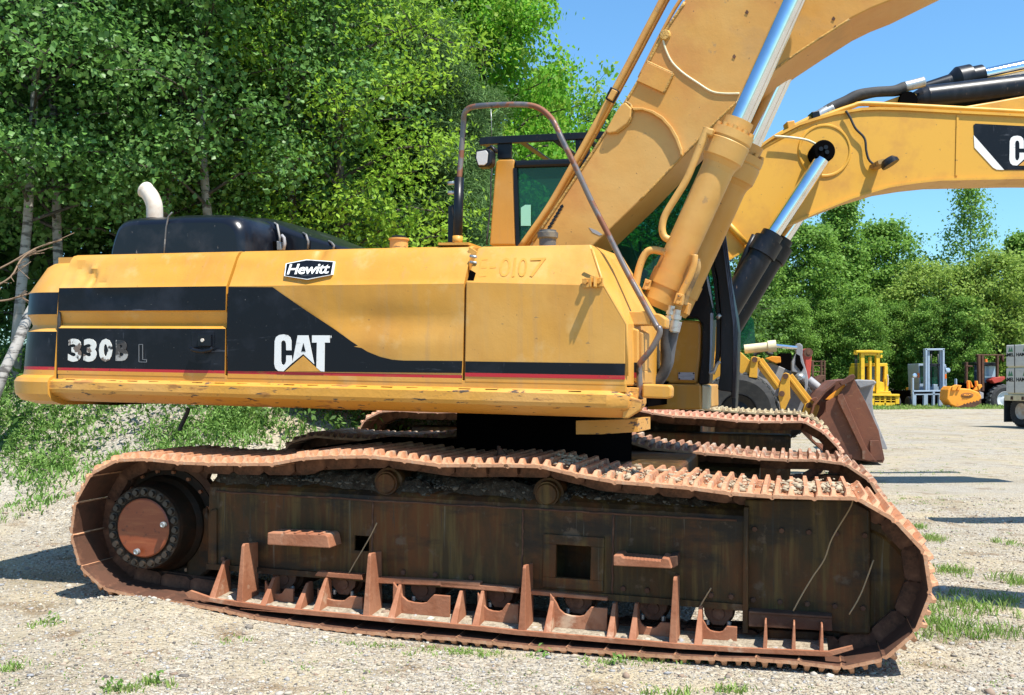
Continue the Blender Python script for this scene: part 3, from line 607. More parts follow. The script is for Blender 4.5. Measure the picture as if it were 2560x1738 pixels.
# curved black A pillar, door edge, front guard
A1 = q('K', (660, 210), (690, 380), (720, 560), (735, 600), (720, 900), (700, 1180), (640, 1190), (610, 1185), (640, 950), (645, 700), (600, 640), (470, 640), (530, 480), (620, 330))
MB().prism(B, A1, CV-.03, CV+.15).build('front_pillar', BLACKM, EXC, bevel=.008)
SH = [(660, 205), (668, 205), (708, 380), (735, 560), (727, 562), (690, 400)]
MB().prism(B, q('K', *SH), CV-.05, CV-.028).prism(B, q('K', (708, 600), (735, 600), (722, 900), (712, 1095), (698, 1095), (706, 900)), CV-.05, CV-.028).build('pillar_trim', BLUEG, EXC, bevel=.003)
MB().prism(B, q('K', (690, 100), (716, 95), (760, 300), (790, 600), (795, 900), (775, 1010), (735, 1110), (755, 900), (760, 600), (735, 350)), CV-.08, CV-.02).build('door_edge', BLACKM, EXC, bevel=.004)
MB().prism(B, q('K', (745, 40), (800, -60), (830, 40), (870, 350), (925, 640), (940, 760), (935, 1000), (925, 1200), (915, 1385), (885, 1385), (880, 1250), (800, 1240), (770, 1230), (790, 1100), (795, 620), (770, 320), (720, 90)), CV-.1, CV+.06).build('front_guard', BLACKM, EXC, bevel=.006)
gb = MB()
for dx in (0, 14, 28):
    gb.tube([B.X(p, CV-.11) for p in q('K', (800+dx, -60), (835+dx, 200), (872+dx*.9, 480), (900+dx*.8, 680), (905+dx*.8, 900), (893+dx*.6, 1300))], .006, 8)
gb.build('guard_bars', M('scratched_black_steel', (.03, .034, .05), .35, layers=[(9, (1, 1, .3), .5, .62, (.10, .12, .17, .8), .5, 5)]), EXC)
tb(q('K', (700, 1100), (740, 1080), (760, 1030), (790, 1000)), CV-.12, .012, 'door_stay', STEEL, EXC)
MB().tube([B.X(p, CV-.12) for p in q('K', (768, 620), (790, 640))], .02, 10).build('door_knob', STEEL, EXC)
# inside the cab
MB().box(B, ux(1500, 800, CV)-.15, ux(1500, 800, CV)+.15, CV+.35, CV+.75, wy(1500, 850, CV), wy(1500, 600, CV)).build('seat', M('dark_seat', (.02, .02, .022), .8), EXC, bevel=.05)
MB().tube([B.X(p, CV+.3) for p in q('K', (150, 300), (135, 140), (130, 10))], .012, 8).lathe(B.X(q('K', (160, 290))[0], CV+.3), B.W, [(-.04, 0), (-.02, .03), (.03, .035), (.05, .0)], 14).build('control_lever', BLACKM, EXC)
MB().tube([B.X(p, CV+.2) for p in q('K', (-10, -60), (60, 50), (130, 230))], .008, 8).build('wiper_arm', STEEL, EXC)
MB().box(B, ux(1240, 700, CV), ux(1280, 700, CV)+.5, CV+1.0, CV+1.05, wy(1400, 612, CV), wy(1400, 480, CV)).build('cab_far_wall', BLACKM, EXC) if False else None
# roof guard and work lamp
rg = MB()
rg.prism(B, q('3', (222, 328), (260, 320), (830, 293), (1500, 270), (1500, 305), (830, 330), (260, 362), (222, 366)), CV-.02, CV+.02)
rg.prism(B, q('3', (222, 328), (260, 320), (830, 293), (1500, 270), (1500, 305), (830, 330), (260, 362), (222, 366)), CV+.95, CV+.99)
for x in (222, 430, 620, 800, 980, 1160):
    y = 345-(x-222)*.055; p = B.X(q('3', (x+10, y))[0], CV); rg.bar(p, p+B.V*.96, .05, .012)
for x in (360, 800, 1240): rg.prism(B, q('3', (x-38, 330), (x+40, 328), (x+38, 440), (x-36, 445)), CV+.0, CV+.035)
ROOFG = rg.build('roof_guard', BLACKM, EXC, bevel=.003)
lp = MB().prism(B, q('3', (200, 395), (270, 384), (292, 400), (290, 470), (270, 488), (212, 492), (195, 440)), CV-.16, CV-.06).build('work_lamp', BLACKM, EXC, bevel=.012)
MB().prism(B, q('3', (206, 405), (258, 396), (270, 412), (264, 468), (250, 480), (216, 480), (203, 440)), CV-.168, CV-.158).build('lamp_glass', LENS, lp, bevel=.004)
MB().tube([B.X(p, CV-.08) for p in q('3', (262, 390), (290, 375), (318, 410))], .012, 8).build('lamp_bracket', BLACKM, lp)
MB().tube([B.X(p, CV+.1) for p in q('3', (292, 318), (290, 240), (287, 165))], .003, 5).build('radio_aerial', STEEL, EXC)
MB().tube([B.X(p, CV-.01) for p in q('3', (300, 440), (287, 560), (285, 700), (266, 880), (263, 930))], .006, 6).build('lamp_cable', RUBBER, EXC)
# drooping hose under the counterweight
MB().tube(catmull([B.X(p, .35) for p in q('1', (1062, 1400), (1055, 1425), (1035, 1470), (1020, 1500), (1012, 1525))], 5), .014, 10).build('drain_hose', RUBBER, EXC)
# ------------------------------------------------------------ undercarriage
def shoe_mesh(name, L=.205, W_=.80, mud=False, seed=0):
    rnd = random.Random(seed); bm = bmesh.new()
    def prof(y, hs, inset=0):
        # outline in x-z across the shoe: plate with three grousers and an overlapping lip
        up = [(-L/2-.006, .004)]
        for cx, h in ((-L*.40, .044), (-L*.04, .042), (L*.33, .048)):
            up += [(cx-.020, .012), (cx-.009, h*hs), (cx+.009, h*hs), (cx+.020, .012)]
        up += [(L/2+.004, .010), (L/2+.016, -.010)]
        dn = [(L/2+.006, -.014), (L/2-.01, -.006), (-L/2+.01, -.006), (-L/2-.006, -.008)]
        return [(x, y, z) for x, z in up+dn]
    ys = [(0, .30), (.006, .50), (.030, 1.0), (W_*.5, 1.0), (W_-.030, 1.0), (W_-.006, .50), (W_, .30)]
    rows = []
    for y, hs in ys:
        rows.append([bm.verts.new((x+(rnd.uniform(-.002, .002)), yy, z)) for x, yy, z in prof(y, hs)])
    n = len(rows[0])
    nu = 16
    for A, C in zip(rows, rows[1:]):
        for i in range(n):
            f = bm.faces.new((A[i], A[(i+1) % n], C[(i+1) % n], C[i]))
            if i >= nu-1 and i < n-1: f.material_index = 1
    bm.faces.new(rows[0][::-1]); bm.faces.new(rows[-1])
    # bolt heads
    for bx in (-L*.22, L*.14):
        for by in (.31, .39, .46, .54):
            vs = [bm.verts.new((bx+sx_*.014, by*W_/.8+sy_*.013, z)) for z in (.008, .030) for sx_, sy_ in ((-1, -1), (1, -1), (1, 1), (-1, 1))]
            for f in ((4, 5, 6, 7), (0, 1, 5, 4), (1, 2, 6, 5), (2, 3, 7, 6), (3, 0, 4, 7)): bm.faces.new([vs[i] for i in f])
    # chain links under the shoe
    for y0 in (.29*W_/.8, .46*W_/.8):
        for (xa, xb, za, zb_) in ((-L*.52, L*.52, -.085, -.006),):
            vs = [bm.verts.new((x, y, z)) for y in (y0, y0+.05) for x, z in ((xa, zb_), (xb, zb_), (xb, za+.02), (xb-.03, za), (xa+.03, za), (xa, za+.02))]
            bm.faces.new(vs[:6][::-1]).material_index = 1; bm.faces.new(vs[6:]).material_index = 1
            for i in range(6): bm.faces.new((vs[i], vs[(i+1) % 6], vs[6+(i+1) % 6], vs[6+i])).material_index = 1
    bmesh.ops.recalc_face_normals(bm, faces=bm.faces)
    me = bpy.data.meshes.new(name); bm.to_mesh(me); bm.free(); return me
PADS = [M('shoe_rust_a', (.43, .19, .09), .7, layers=[(5, (1, 1, 1), .42, .62, (.54, .29, .16, .9), .75, 5), (18, (1, 1, 1), .52, .66, (.20, .075, .035, .8), .85, 6), (7, (1, 1, 1), .60, .70, (.46, .37, .26, .8), .95, 6)], bump=[(60, .35, .005)]),
        M('shoe_rust_b', (.30, .13, .07), .75, layers=[(5, (1, 1, 1), .42, .62, (.50, .30, .18, .9), .8, 5), (16, (1, 1, 1), .5, .62, (.14, .06, .03, .8), .85, 6), (4, (1, 1, 1), .55, .68, (.50, .44, .34, .8), .95, 6)], bump=[(60, .4, .006)])]
def smooth_loop(pts, n, jit=0, seed=1, adv=0):
    # evenly spaced points round the closed (u, w) loop
    c = [Vector((u, w, 0)) for u, w in pts]; N_ = len(c)
    dl = [(c[(i+1) % N_]-c[i]).length for i in range(N_)]; tot = sum(dl); out = []
    for k in range(n):
        s = (tot*k/n+adv) % tot; i = 0
        while s > dl[i]: s -= dl[i]; i += 1
        out.append(c[i].lerp(c[(i+1) % N_], s/dl[i]))
    return out, tot
def lay_track(F, voff, loop, n, me, mats, par, adv=0, name='track_shoe', W_=.8):
    ps, tot = smooth_loop(loop, n, adv=adv); first = True
    for k in range(n):
        a_, b_ = ps[k], ps[(k+1) % n]; m_ = (a_+b_)/2; t_ = (b_-a_).normalized()
        nx, nz = -t_.y, t_.x                       # outward: left of the clockwise-top direction
        o = bpy.data.objects.new(name, me); COL.objects.link(o)
        x = (F.U*t_.x+F.W*t_.y).normalized(); z = (F.U*nx+F.W*nz).normalized(); y = z.cross(x)
        rm = Matrix((x, F.V, z)).transposed() if y.dot(F.V) > 0 else Matrix((x, F.V, z)).transposed()
        o.parent = par; P_ = F.P(m_.x, voff, m_.y)
        c_n = ps[(k+2) % n]-b_; c_p = a_-ps[k-1]; bend = (c_n.angle(t_)+c_p.angle(t_))/2; sx_ = max(.89, 1-.2*max(0, bend-.06))
        o.scale = (sx_, 1, 1)
        o.location = P_-org(par); o.rotation_mode = 'QUATERNION'; o.rotation_quaternion = rm.to_quaternion()
    return tot
Q = q
top = q('A', (390, 320), (450, 262), (560, 225), (720, 200), (900, 228), (1170, 245), (1420, 250), (1820, 248))
top += q('B', (340, 185), (560, 172), (820, 165), (1060, 190), (1310, 225), (1578, 225))+q('C', (260, 222), (510, 228), (770, 240), (900, 290), (1040, 325), (1330, 345), (1578, 378))
top += q('D', (230, 500), (440, 530), (670, 548), (900, 555), (1100, 555), (1190, 580), (1270, 640), (1390, 715), (1475, 830), (1515, 950), (1508, 1060), (1478, 1180), (1400, 1285), (1290, 1378), (1180, 1415), (1030, 1436), (770, 1400), (550, 1390), (320, 1385), (90, 1370))
bot = q('C', (1430, 1470), (1150, 1450), (870, 1430), (610, 1415), (370, 1390), (90, 1360))+q('B', (920, 1325), (660, 1300), (430, 1268), (230, 1240), (0, 1205))+q('A', (1480, 1370), (1200, 1318), (900, 1270), (620, 1225), (480, 1185), (360, 1095), (275, 960), (238, 780), (242, 620), (290, 490), (340, 400))
loop_px = top+bot
loop = [T.uw(p, 0) for p in loop_px]
xs_ = [p[0] for p in loop]
# smooth slightly
cl = catmull([Vector((u, w_, 0)) for u, w_ in loop], 4, closed=True); loop = [(p.x, p.y) for p in cl]
L0 = sum(math.hypot(loop[i][0]-loop[i-1][0], loop[i][1]-loop[i-1][1]) for i in range(len(loop)))
NS = round(L0/.211); PL = L0/NS
print('track length', L0, 'shoes', NS)
SH1 = shoe_mesh('track_shoe', PL*.95); SH1.materials.append(PADS[0]); INNER = M('shoe_inner_shaded', (.085, .033, .016), .8, layers=[(5, (1, 1, 1), .48, .66, (.24, .105, .055, .9), .8, 5), (9, (1, 1, 1), .52, .62, (.06, .025, .012, .9), .8, 6)], bump=[(50, .3, .005)]); SH1.materials.append(INNER)  # INNER: shoe rust darkened, shade painted into inward faces and links
TRK = MB()
# chain body: ring of links as one part that carries the shoes
def chain_ring(F, v0, v1, inset, thick):
    mb_ = MB(); n = len(loop); c = []
    for i in range(n):
        a_ = Vector(loop[i-1]); b_ = Vector(loop[(i+1) % n]); t_ = (b_-a_).normalized(); nrm_ = Vector((-t_.y, t_.x))
        p = Vector(loop[i]); c.append((p-nrm_*inset, p-nrm_*(inset+thick)))
    vv = [[mb_.bm.verts.new(F.P(pt.x, v_, pt.y)) for pt in pr for v_ in (v0, v1)] for pr in c]
    for i in range(n):
        A_, B_ = vv[i-1], vv[i]
        for j, k in ((0, 1), (1, 3), (3, 2), (2, 0)): mb_.bm.faces.new((A_[j], A_[k], B_[k], B_[j]))
    return mb_
CT1 = chain_ring(T, .33, .37, .02, .07).build('track_chain', RUSTD, EXC, label='rusty near track sagging between its rollers')
lay_track(T, 0, loop, NS, SH1, None, CT1)
VF = 2.55
SH2 = shoe_mesh('track_shoe', PL*.965, seed=5); SH2.materials.append(PADS[1]); SH2.materials.append(INNER)
lp2 = [(u, w_+ (0.0)) for u, w_ in loop]
CT2 = chain_ring(T, VF+.33, VF+.37, .02, .07).build('track_chain', RUSTD, EXC)
lay_track(T, VF, lp2, NS, SH2, None, CT2, adv=.07)
tu = lambda x, y, v=0: T.uw((x, y), v)[0]
tw = lambda x, y, v=0: T.uw((x, y), v)[1]
# track frame: plate with real openings
VP = .24
def px_box(c, a0, a1, v): p, r = q(c, a0, a1); return T.uw(p, v)+T.uw(r, v)
def framepart(F, dv):
    o = F.V*dv
    f_top, f_bot = tw(1100, 1262, VP), tw(1100, 1452, VP)
    mb_ = MB(); u0, u1 = tu(520, 1400, VP), tu(1862, 1450, VP)
    h1 = px_box('C', (762, 955), (995, 752), VP); h2 = px_box('B', (752, 780), (850, 686), VP)
    holes = [(h2[0], h2[2], h2[1], h2[3]), (h1[0], h1[2], h1[1], h1[3])]
    us_ = sorted([u0, u1]+[h[0] for h in holes]+[h[1] for h in holes])
    for a_, b_ in zip(us_, us_[1:]):
        hh = [h for h in holes if a_ >= h[0]-1e-4 and b_ <= h[1]+1e-4]
        segs = [(f_bot, f_top)] if not hh else [(f_bot, hh[0][2]), (hh[0][3], f_top)]
        for w0, w1 in segs: mb_.box(F, a_, b_, VP+dv, VP+dv+.02, w0, w1)
    # rounded shoulder, sloping top
    steps = [(VP, f_top), (VP+.008, f_top+.03), (VP+.03, f_top+.055), (VP+.08, f_top+.085), (VP+.22, f_top+.11), (VP+.34, f_top+.11), (VP+.34, f_bot), (VP+.30, f_bot), (VP+.30, f_top), (VP+.02, f_top)]
    mb_.prism_vw(F, [(v+dv, w_) for v, w_ in steps], u0, u1)
    mb_.box(F, u0, u1, VP+dv+.28, VP+dv+.32, f_bot, f_top)
    mb_.box(F, u0, u1, VP+dv-.02, VP+dv+.3, f_bot-.035, f_bot)
    return mb_, f_top, f_bot, u0, u1, holes
mb_, f_top, f_bot, fu0, fu1, holes = framepart(T, 0)
TF = mb_.build('track_frame', CHASSIS, EXC, weld=True)
mb2, *_ = framepart(T, VF-.15); mb2.build('track_frame', CHASSIS, EXC)
# end cap left, hole frame
MB().prism(T, q('A', (1268, 1010), (1268, 640), (1290, 590), (1340, 580), (1340, 1030)), VP-.015, VP+.2).build('frame_end', CHASSIS, TF, bevel=.012)
h = holes[1]; r_ = .075
MB().box(T, h[0]-r_, h[1]+r_, VP-.014, VP, h[3], h[3]+.055).box(T, h[0]-r_, h[1]+r_, VP-.014, VP, h[2]-.06, h[2]).box(T, h[0]-r_, h[0], VP-.014, VP, h[2], h[3]).box(T, h[1], h[1]+r_, VP-.014, VP, h[2], h[3]).build('opening_frame', CHASSIS, TF, weld=False, bevel=.003)
# front housing
MB().prism(T, q('D', (545, 560), (545, 1250), (565, 1230), (1000, 1250), (1100, 1262), (1200, 1262), (1200, 620), (1100, 560)), VP+.03, VP+.45).build('recoil_housing', CHASSIS, TF, bevel=.015)
MB().prism(T, q('D', (540, 600), (565, 600), (562, 1255), (532, 1255)), VP-.03, VP+.05).build('stiffener', CHASSIS, TF, bevel=.003)
lw = MB().prism(T, q('D', (565, 1140), (1000, 1168), (1000, 1180), (565, 1152)), VP-.06, VP+.03).prism(T, q('D', (565, 1150), (1000, 1180), (1000, 1245), (565, 1220)), VP-.05, VP+.03)
lw.build('front_ledge', RUSTD, TF, bevel=.003)
MB().prism(T, q('D', (660, 1235), (945, 1250), (945, 1300), (665, 1295)), VP, VP+.1).build('lower_channel', CHASSIS, TF, bevel=.006)
# bottom guard rail
VG = .03
railp = q('A', (1097, 1222), (1135, 1205), (1300, 1262), (1820, 1335))+q('B', (800, 1208), (1578, 1280))+q('C', (500, 1305), (1578, 1395))+q('D', (510, 1332), (980, 1352), (1105, 1322))
raild = q('D', (1110, 1340), (985, 1377), (510, 1354))+q('C', (1578, 1427), (500, 1335))+q('B', (1578, 1308), (800, 1235), (0, 1165))+q('A', (1820, 1362), (1500, 1325), (1130, 1262))
GR_ = MB().prism(T, railp+raild, VG, VG+.025)
# floor of the guard
fl_a = [T.uw(p, VG) for p in [railp[2], railp[3], railp[4], railp[5], railp[6], railp[7], railp[8], railp[9]]]
wf = [p[1]-.012 for p in fl_a]
for (ua, wa), (ub, wb) in zip(fl_a, fl_a[1:]):
    GR_.poly([T.P(ua, VG+.02, wa-.014), T.P(ub, VG+.02, wb-.014), T.P(ub, VP+.08, wb-.014), T.P(ua, VP+.08, wa-.014)], [T.P(ua, VG+.02, wa-.03), T.P(ub, VG+.02, wb-.03), T.P(ub, VP+.08, wb-.03), T.P(ua, VP+.08, wa-.03)])
GR_.build('roller_guard', RUST, TF)
fl = MB()
for (ua, wa), (ub, wb) in zip(fl_a, fl_a[1:]):
    fl.poly([T.P(ua, VG+.03, wa-.006), T.P(ub, VG+.03, wb-.006), T.P(ub, VP+.08, wb+.012), T.P(ua, VP+.08, wa+.012)], [T.P(ua, VG+.03, wa-.0138), T.P(ub, VG+.03, wb-.0138), T.P(ub, VP+.08, wb-.0138), T.P(ua, VP+.08, wa-.0138)])
fl.build('settled_dirt', M('light_dirt', (.34, .29, .215), 1, layers=[(30, (1, 1, 1), .45, .6, (.22, .18, .13, .9), 1, 5)], bump=[(60, 1, .012)], spec=.1), TF)
def railw(u):
    for (ua, wa), (ub, wb) in zip(fl_a, fl_a[1:]):
        if u <= ub: break
    return wa+(wb-wa)*(u-ua)/(ub-ua)
# gussets
def gus(x, ytop, ybase, big=False, t=.034):
    v_o = VG+.012; u = tu(x, ybase, v_o); wb = railw(u)-.012
    wt = tw(x, ytop, VP-.04 if not big else .07)
    prof = [(VP, wt), (VP-.06, wt), (v_o, wb), (VP, wb)] if not big else [(VP, wt-.02), (.085, wt-.006), (.07, wt-.02), (v_o, wb), (VP, wb)]
    hw = [t*.62 if w_ <= wb+1e-6 else t*.26 for v_, w_ in prof]
    MB().poly([T.P(u-h_, v_, w_) for (v_, w_), h_ in zip(prof, hw)], [T.P(u+h_, v_, w_) for (v_, w_), h_ in zip(prof, hw)]).build('gusset', RUST, TF, bevel=.003)
for x, yt, yb in ((528, 1398, 1495), (655, 1440, 1512), (741, 1453, 1517), (788, 1441, 1518), (976, 1458, 1544), (1132, 1474, 1555), (1187, 1474, 1561), (1366, 1489, 1582), (1524, 1506, 1593), (1580, 1506, 1600), (1744, 1514, 1612)): gus(x, yt, yb)
for x, yt, yb in ((598, 1357, 1508), (915, 1381, 1540), (1304, 1411, 1578), (1682, 1441, 1607)): gus(x, yt, yb, True)
for x, yt, yb in ((1912, 1549, 1621), (1984, 1554, 1626), (2054, 1559, 1629)): gus(x, yt, yb, True, .018)
# strap of flange lit along the bottom of the frame
for c, pts in (('B', [(490, 945), (510, 918), (800, 940), (805, 975), (510, 950)]), ('B', [(862, 955), (1578, 990), (1578, 1022), (862, 995)]), ('C', [(0, 985), (520, 1028), (520, 1062), (0, 1018)]), ('C', [(560, 1040), (1100, 1090), (1100, 1112), (560, 1068)])):
    MB().prism(T, q(c, *pts), VP-.055, VP+.0).build('flange', RUST, TF, bevel=.004)
# scalloped plates between gussets and the rollers behind
def scallop(x0, x1, yt, yb, dip=.6):
    u0, u1 = tu(x0, yb, VP-.06), tu(x1, yb, VP-.06); wb = railw((u0+u1)/2)-.0; wt = tw((x0+x1)/2, yt, VP-.06)+.022; W_ = u1-u0; hh = wt-wb
    pts = [(u0, wb), (u1, wb), (u1, wt)]
    pts += [(u0+W_*.72, wt), (u0+W_*.66, wt-hh*.18), (u0+W_*.60, wt-hh*.38), (u0+W_*.52, wt-hh*.44), (u0+W_*.38, wt-hh*.44), (u0+W_*.26, wt-hh*.38), (u0+W_*.17, wt-hh*.2), (u0+W_*.12, wt+hh*.05), (u0, wt+hh*.45)]
    MB().prism_uw(T, pts, VP-.075, VP-.055).build('guard_plate', RUST, TF, bevel=.003)
    uc_ = u0+W_*.45
    wr = f_bot-.045
    ro = MB().lathe(T.P(uc_, VP+.0, wr-.02), T.V, [(0, 0), (0, .032), (.01, .034), (.01, .055), (.1, .06), (.1, .085), (.4, .085)], 28).build('track_roller', RUSTD, TF)
    MB().prism_uw(T, [(uc_-.085, wr+.05), (uc_+.085, wr+.05), (uc_+.075, wr-.03), (uc_+.03, wr-.085), (uc_-.03, wr-.085), (uc_-.075, wr-.03)], VP+.008, VP+.03).build('roller_bracket', RUSTD, ro, bevel=.004)
    for d in (-.058, .058): MB().lathe(T.P(uc_+d, VP+.01, wr-.06), T.W, [(-.025, 0), (-.025, .013), (.0, .013)], 6).build('bolt', STEEL, ro)
for a_ in ((664, 735, 1478, 1509), (795, 908, 1497, 1528), (983, 1125, 1493, 1546), (1194, 1297, 1516, 1560), (1374, 1518, 1524, 1584), (1588, 1676, 1563, 1598), (1752, 1842, 1573, 1610)): scallop(*a_)
# steps
s1 = MB().prism(T, q('B', (180, 662), (560, 676), (575, 690), (590, 765), (178, 742)), .05, .22)
for x in (280, 350, 430, 510): s1.prism(T, q('B', (x, 655+(x-280)*.04), (x+20, 656+(x-280)*.04), (x+20, 670+(x-280)*.04), (x, 668+(x-280)*.04)), .05, .16)
s1.build('step', RUST, TF, bevel=.006)
s2p = [(1140, 812), (1190, 812)]+[(1200+i*12, 826+i*1.0+(4 if i % 2 else 0)) for i in range(22)]+[(1460, 828), (1505, 835), (1525, 900), (1140, 880)]
MB().prism(T, q('C', *s2p), .05, .22).build('step', RUST, TF, bevel=.005)
MB().prism(T, q('C', (1505, 822), (1560, 815), (1562, 880), (1530, 900), (1518, 860)), .09, .24).build('step_bracket', RUSTD, TF, bevel=.004)
# final drive
hub = T.X((358, 1320), .135); ax = T.V
FD = MB().lathe(hub, ax, [(0, 0), (0, .185), (.012, .192), (.012, .196), (.006, .255), (.03, .262), (.16, .275), (.19, .30), (.24, .31), (.24, .36), (.29, .36)], 56).build('final_drive', M('greasy_drive', (.018, .011, .006), .6, spec=.25, layers=[(6, (1, 1, 1), .48, .64, (.05, .018, .007, .9), .7, 6)], bump=[(30, .4, .006)]), EXC)
MB().lathe(hub-ax*.006, ax, [(0, 0), (0, .176), (.006, .184), (.02, .184)], 56).build('cover_plate', HUBRED, FD)
x_, y_ = T.U, T.W
for k in range(24):
    an = 2*math.pi*k/24; MB().lathe(hub+(x_*math.cos(an)+y_*math.sin(an))*.224-ax*.014, ax, [(0, 0), (0, .017), (.02, .019), (.02, .026), (.03, .026)], 14).build('cover_bolt', M('greasy_bolt', (.035, .025, .018), .4) if k == 0 else bpy.data.materials['greasy_bolt'], FD)
for p in q('A', (726, 912), (928, 706)):
    MB().lathe(T.X(p, .085), ax, [(0, 0), (0, .007), (-.004, .012), (0, .018), (.02, .02)], 20).build('drain_plug', STEEL, FD)
for k in range(18):
    an = 2*math.pi*k/18; MB().lathe(hub+ax*.22+(x_*math.cos(an)+y_*math.sin(an))*.335, ax, [(0, 0), (0, .012), (.02, .012)], 8).build('flange_bolt', RUST, FD)
sp = MB()
for k in range(21):
    an = 2*math.pi*k/21; c_ = hub+(x_*math.cos(an)+y_*math.sin(an))*.40; xr = (x_*math.cos(an)+y_*math.sin(an)); yt = (-x_*math.sin(an)+y_*math.cos(an))
    sp.poly([c_-yt*.04+ax*.25, c_+yt*.04+ax*.25, c_+yt*.02+xr*.06+ax*.25, c_-yt*.02+xr*.06+ax*.25], [c_-yt*.04+ax*.30, c_+yt*.04+ax*.30, c_+yt*.02+xr*.06+ax*.30, c_-yt*.02+xr*.06+ax*.30])
sp.lathe(hub, ax, [(.25, .3), (.25, .41), (.30, .41), (.30, .3)], 42).build('sprocket', RUSTD, FD)
MB().prism(T, q('A', (1130, 640), (1270, 560), (1300, 1050), (1200, 1130), (1100, 1100)), VP+.1, VP+.4).build('motor_housing', CHASSIS, EXC, bevel=.02)
# carrier rollers
for x, y in ((963, 1209), (1366, 1236)):
    cr = MB().lathe(T.X((x, y), .24), T.V, [(0, 0), (0, .055), (.012, .062), (.012, .07), (.05, .075), (.05, .09), (.3, .09)], 32).build('carrier_roller', CHASSIS, TF)
    MB().prism(T, [(x-22, y+18), (x+30, y+18), (x+34, 1300), (x-30, 1300)], .3, .45).build('roller_stand', RUSTD, cr)
# idler
idc = T.X((2125, 1462), .3)
MB().lathe(idc, T.V, [(0, 0), (0, .06), (.02, .07), (.03, .30), (-.0, .32), (-.0, .36), (.16, .36), (.16, .0)], 48).build('idler', CHASSIS, EXC)
idc2 = idc+T.V*VF; MB().lathe(idc2, T.V, [(0, 0), (0, .06), (.02, .07), (.03, .30), (-.0, .32), (-.0, .36), (.16, .36), (.16, .0)], 48).build('idler', RUSTD, EXC)
# carbody and slew ring
cu = (tu(1290, 1100, 0))
MB().lathe(T.P(2.6, 1.65, .72), T.W, [(0, 0), (0, .62), (.5, .62), (.5, 0)], 48).build('slew_ring', DARK, EXC)
MB().box(T, 1.15, 3.0, .95, 2.4, .5, .93).build('shade_fill_box', DARK, EXC)  # added black box, fills in the shade between the tracks
cb = MB().box(T, 1.6, 3.6, .62, 2.7, .42, .88).box(T, 1.2, 1.7, .5, 2.8, .4, .74).box(T, 3.4, 3.9, .5, 2.8, .4, .74)
cb.build('car_body', CHASSIS, EXC, bevel=.02)
# dirt caked on the shoulder of the frame
dg = MB(); rw_ = []; rd_ = random.Random(3); NU = 150
for i in range(NU+1):
    u = fu0+.02+(fu1-fu0-.04)*i/NU; row = []
    for j in range(7):
        v = VP+.02+.30*j/6; base_ = f_top+.02+min((v-VP)*1.2, .05+(v-VP)*.26)-.05*max(0, (u-fu0)/(fu1-fu0)-.6)*2; row.append(dg.bm.verts.new(T.P(u, v, base_+.030+.022*math.sin(u*7+j)+.018*math.sin(u*23+j*2)+rd_.uniform(-.012, .012)-(.05 if j == 0 else 0))))
    rw_.append(row)
for A_, B_ in zip(rw_, rw_[1:]):
    for j in range(6): dg.bm.faces.new((A_[j], A_[j+1], B_[j+1], B_[j])).smooth = True
dg.build('caked_dirt', M('caked_dirt', (.075, .058, .042), 1, layers=[(9, (1, 1, 1), .45, .62, (.035, .025, .018, .9), 1, 6), (40, (1, 1, 1), .58, .64, (.16, .14, .11, .8), 1, 3)], bump=[(25, .9, .02)], spec=.1), TF)
# weld beads and bolts on the frame face
wb_ = MB(); wr_ = random.Random(2)
wb_.tube([T.P(fu0+.05+(fu1-fu0-.1)*k/60, VP-.002, f_top+.004+wr_.uniform(-.003, .003)) for k in range(61)], .007, 6)
for x in (930, 1306, 1533): wb_.tube([T.P(tu(x, 1380, VP)+wr_.uniform(-.003, .003), VP-.002, f_bot+(f_top-f_bot)*k/14) for k in range(15)], .006, 6)
wb_.build('weld_bead', RUSTD, TF)
for x in (560, 640, 1010, 1090, 1180, 1560, 1620, 1780, 1830):
    for w_ in (f_bot+.035,): MB().lathe(T.P(tu(x, 1400, VP), VP-.016, w_), T.V, [(0, 0), (0, .015), (.018, .017)], 6).build('bolt', RUSTD, TF)
hb_u0, hb_u1 = tu(1885, 1400, VP+.03), tu(2160, 1400, VP+.03)
for k in range(5):
    for w_ in (f_bot+.02, f_top-.04): MB().lathe(T.P(hb_u0+(hb_u1-hb_u0)*k/4, VP+.014, w_), T.V, [(0, 0), (0, .014), (.018, .016)], 6).build('bolt', RUSTD, TF)
# twigs caught on the frame
tk = 0
TWM = M('dry_twig', (.36, .24, .13), .8)
for pts in (q('B', (900, 598), (860, 680), (800, 785), (755, 860), (715, 932)), q('D', (1108, 560), (1090, 610), (1000, 760), (960, 870), (900, 960), (840, 1060), (797, 1140)), q('D', (1215, 875), (1150, 1050), (1088, 1158)), q('D', (370, 1020), (330, 1085), (305, 1130))):
    o = MB().tube(catmull([T.X(p, VP-.04) for p in pts], 4), .004, 6).build('dry_twig', TWM)
    o['label'] = ('dry twig leaning on the track frame between the left step and the square opening', 'longest dry twig, crossing the front housing of the track diagonally', 'short reddish twig nearest the front idler', 'short dry twig above the last tall gusset')[tk]; o['category'] = 'twig'; tk += 1
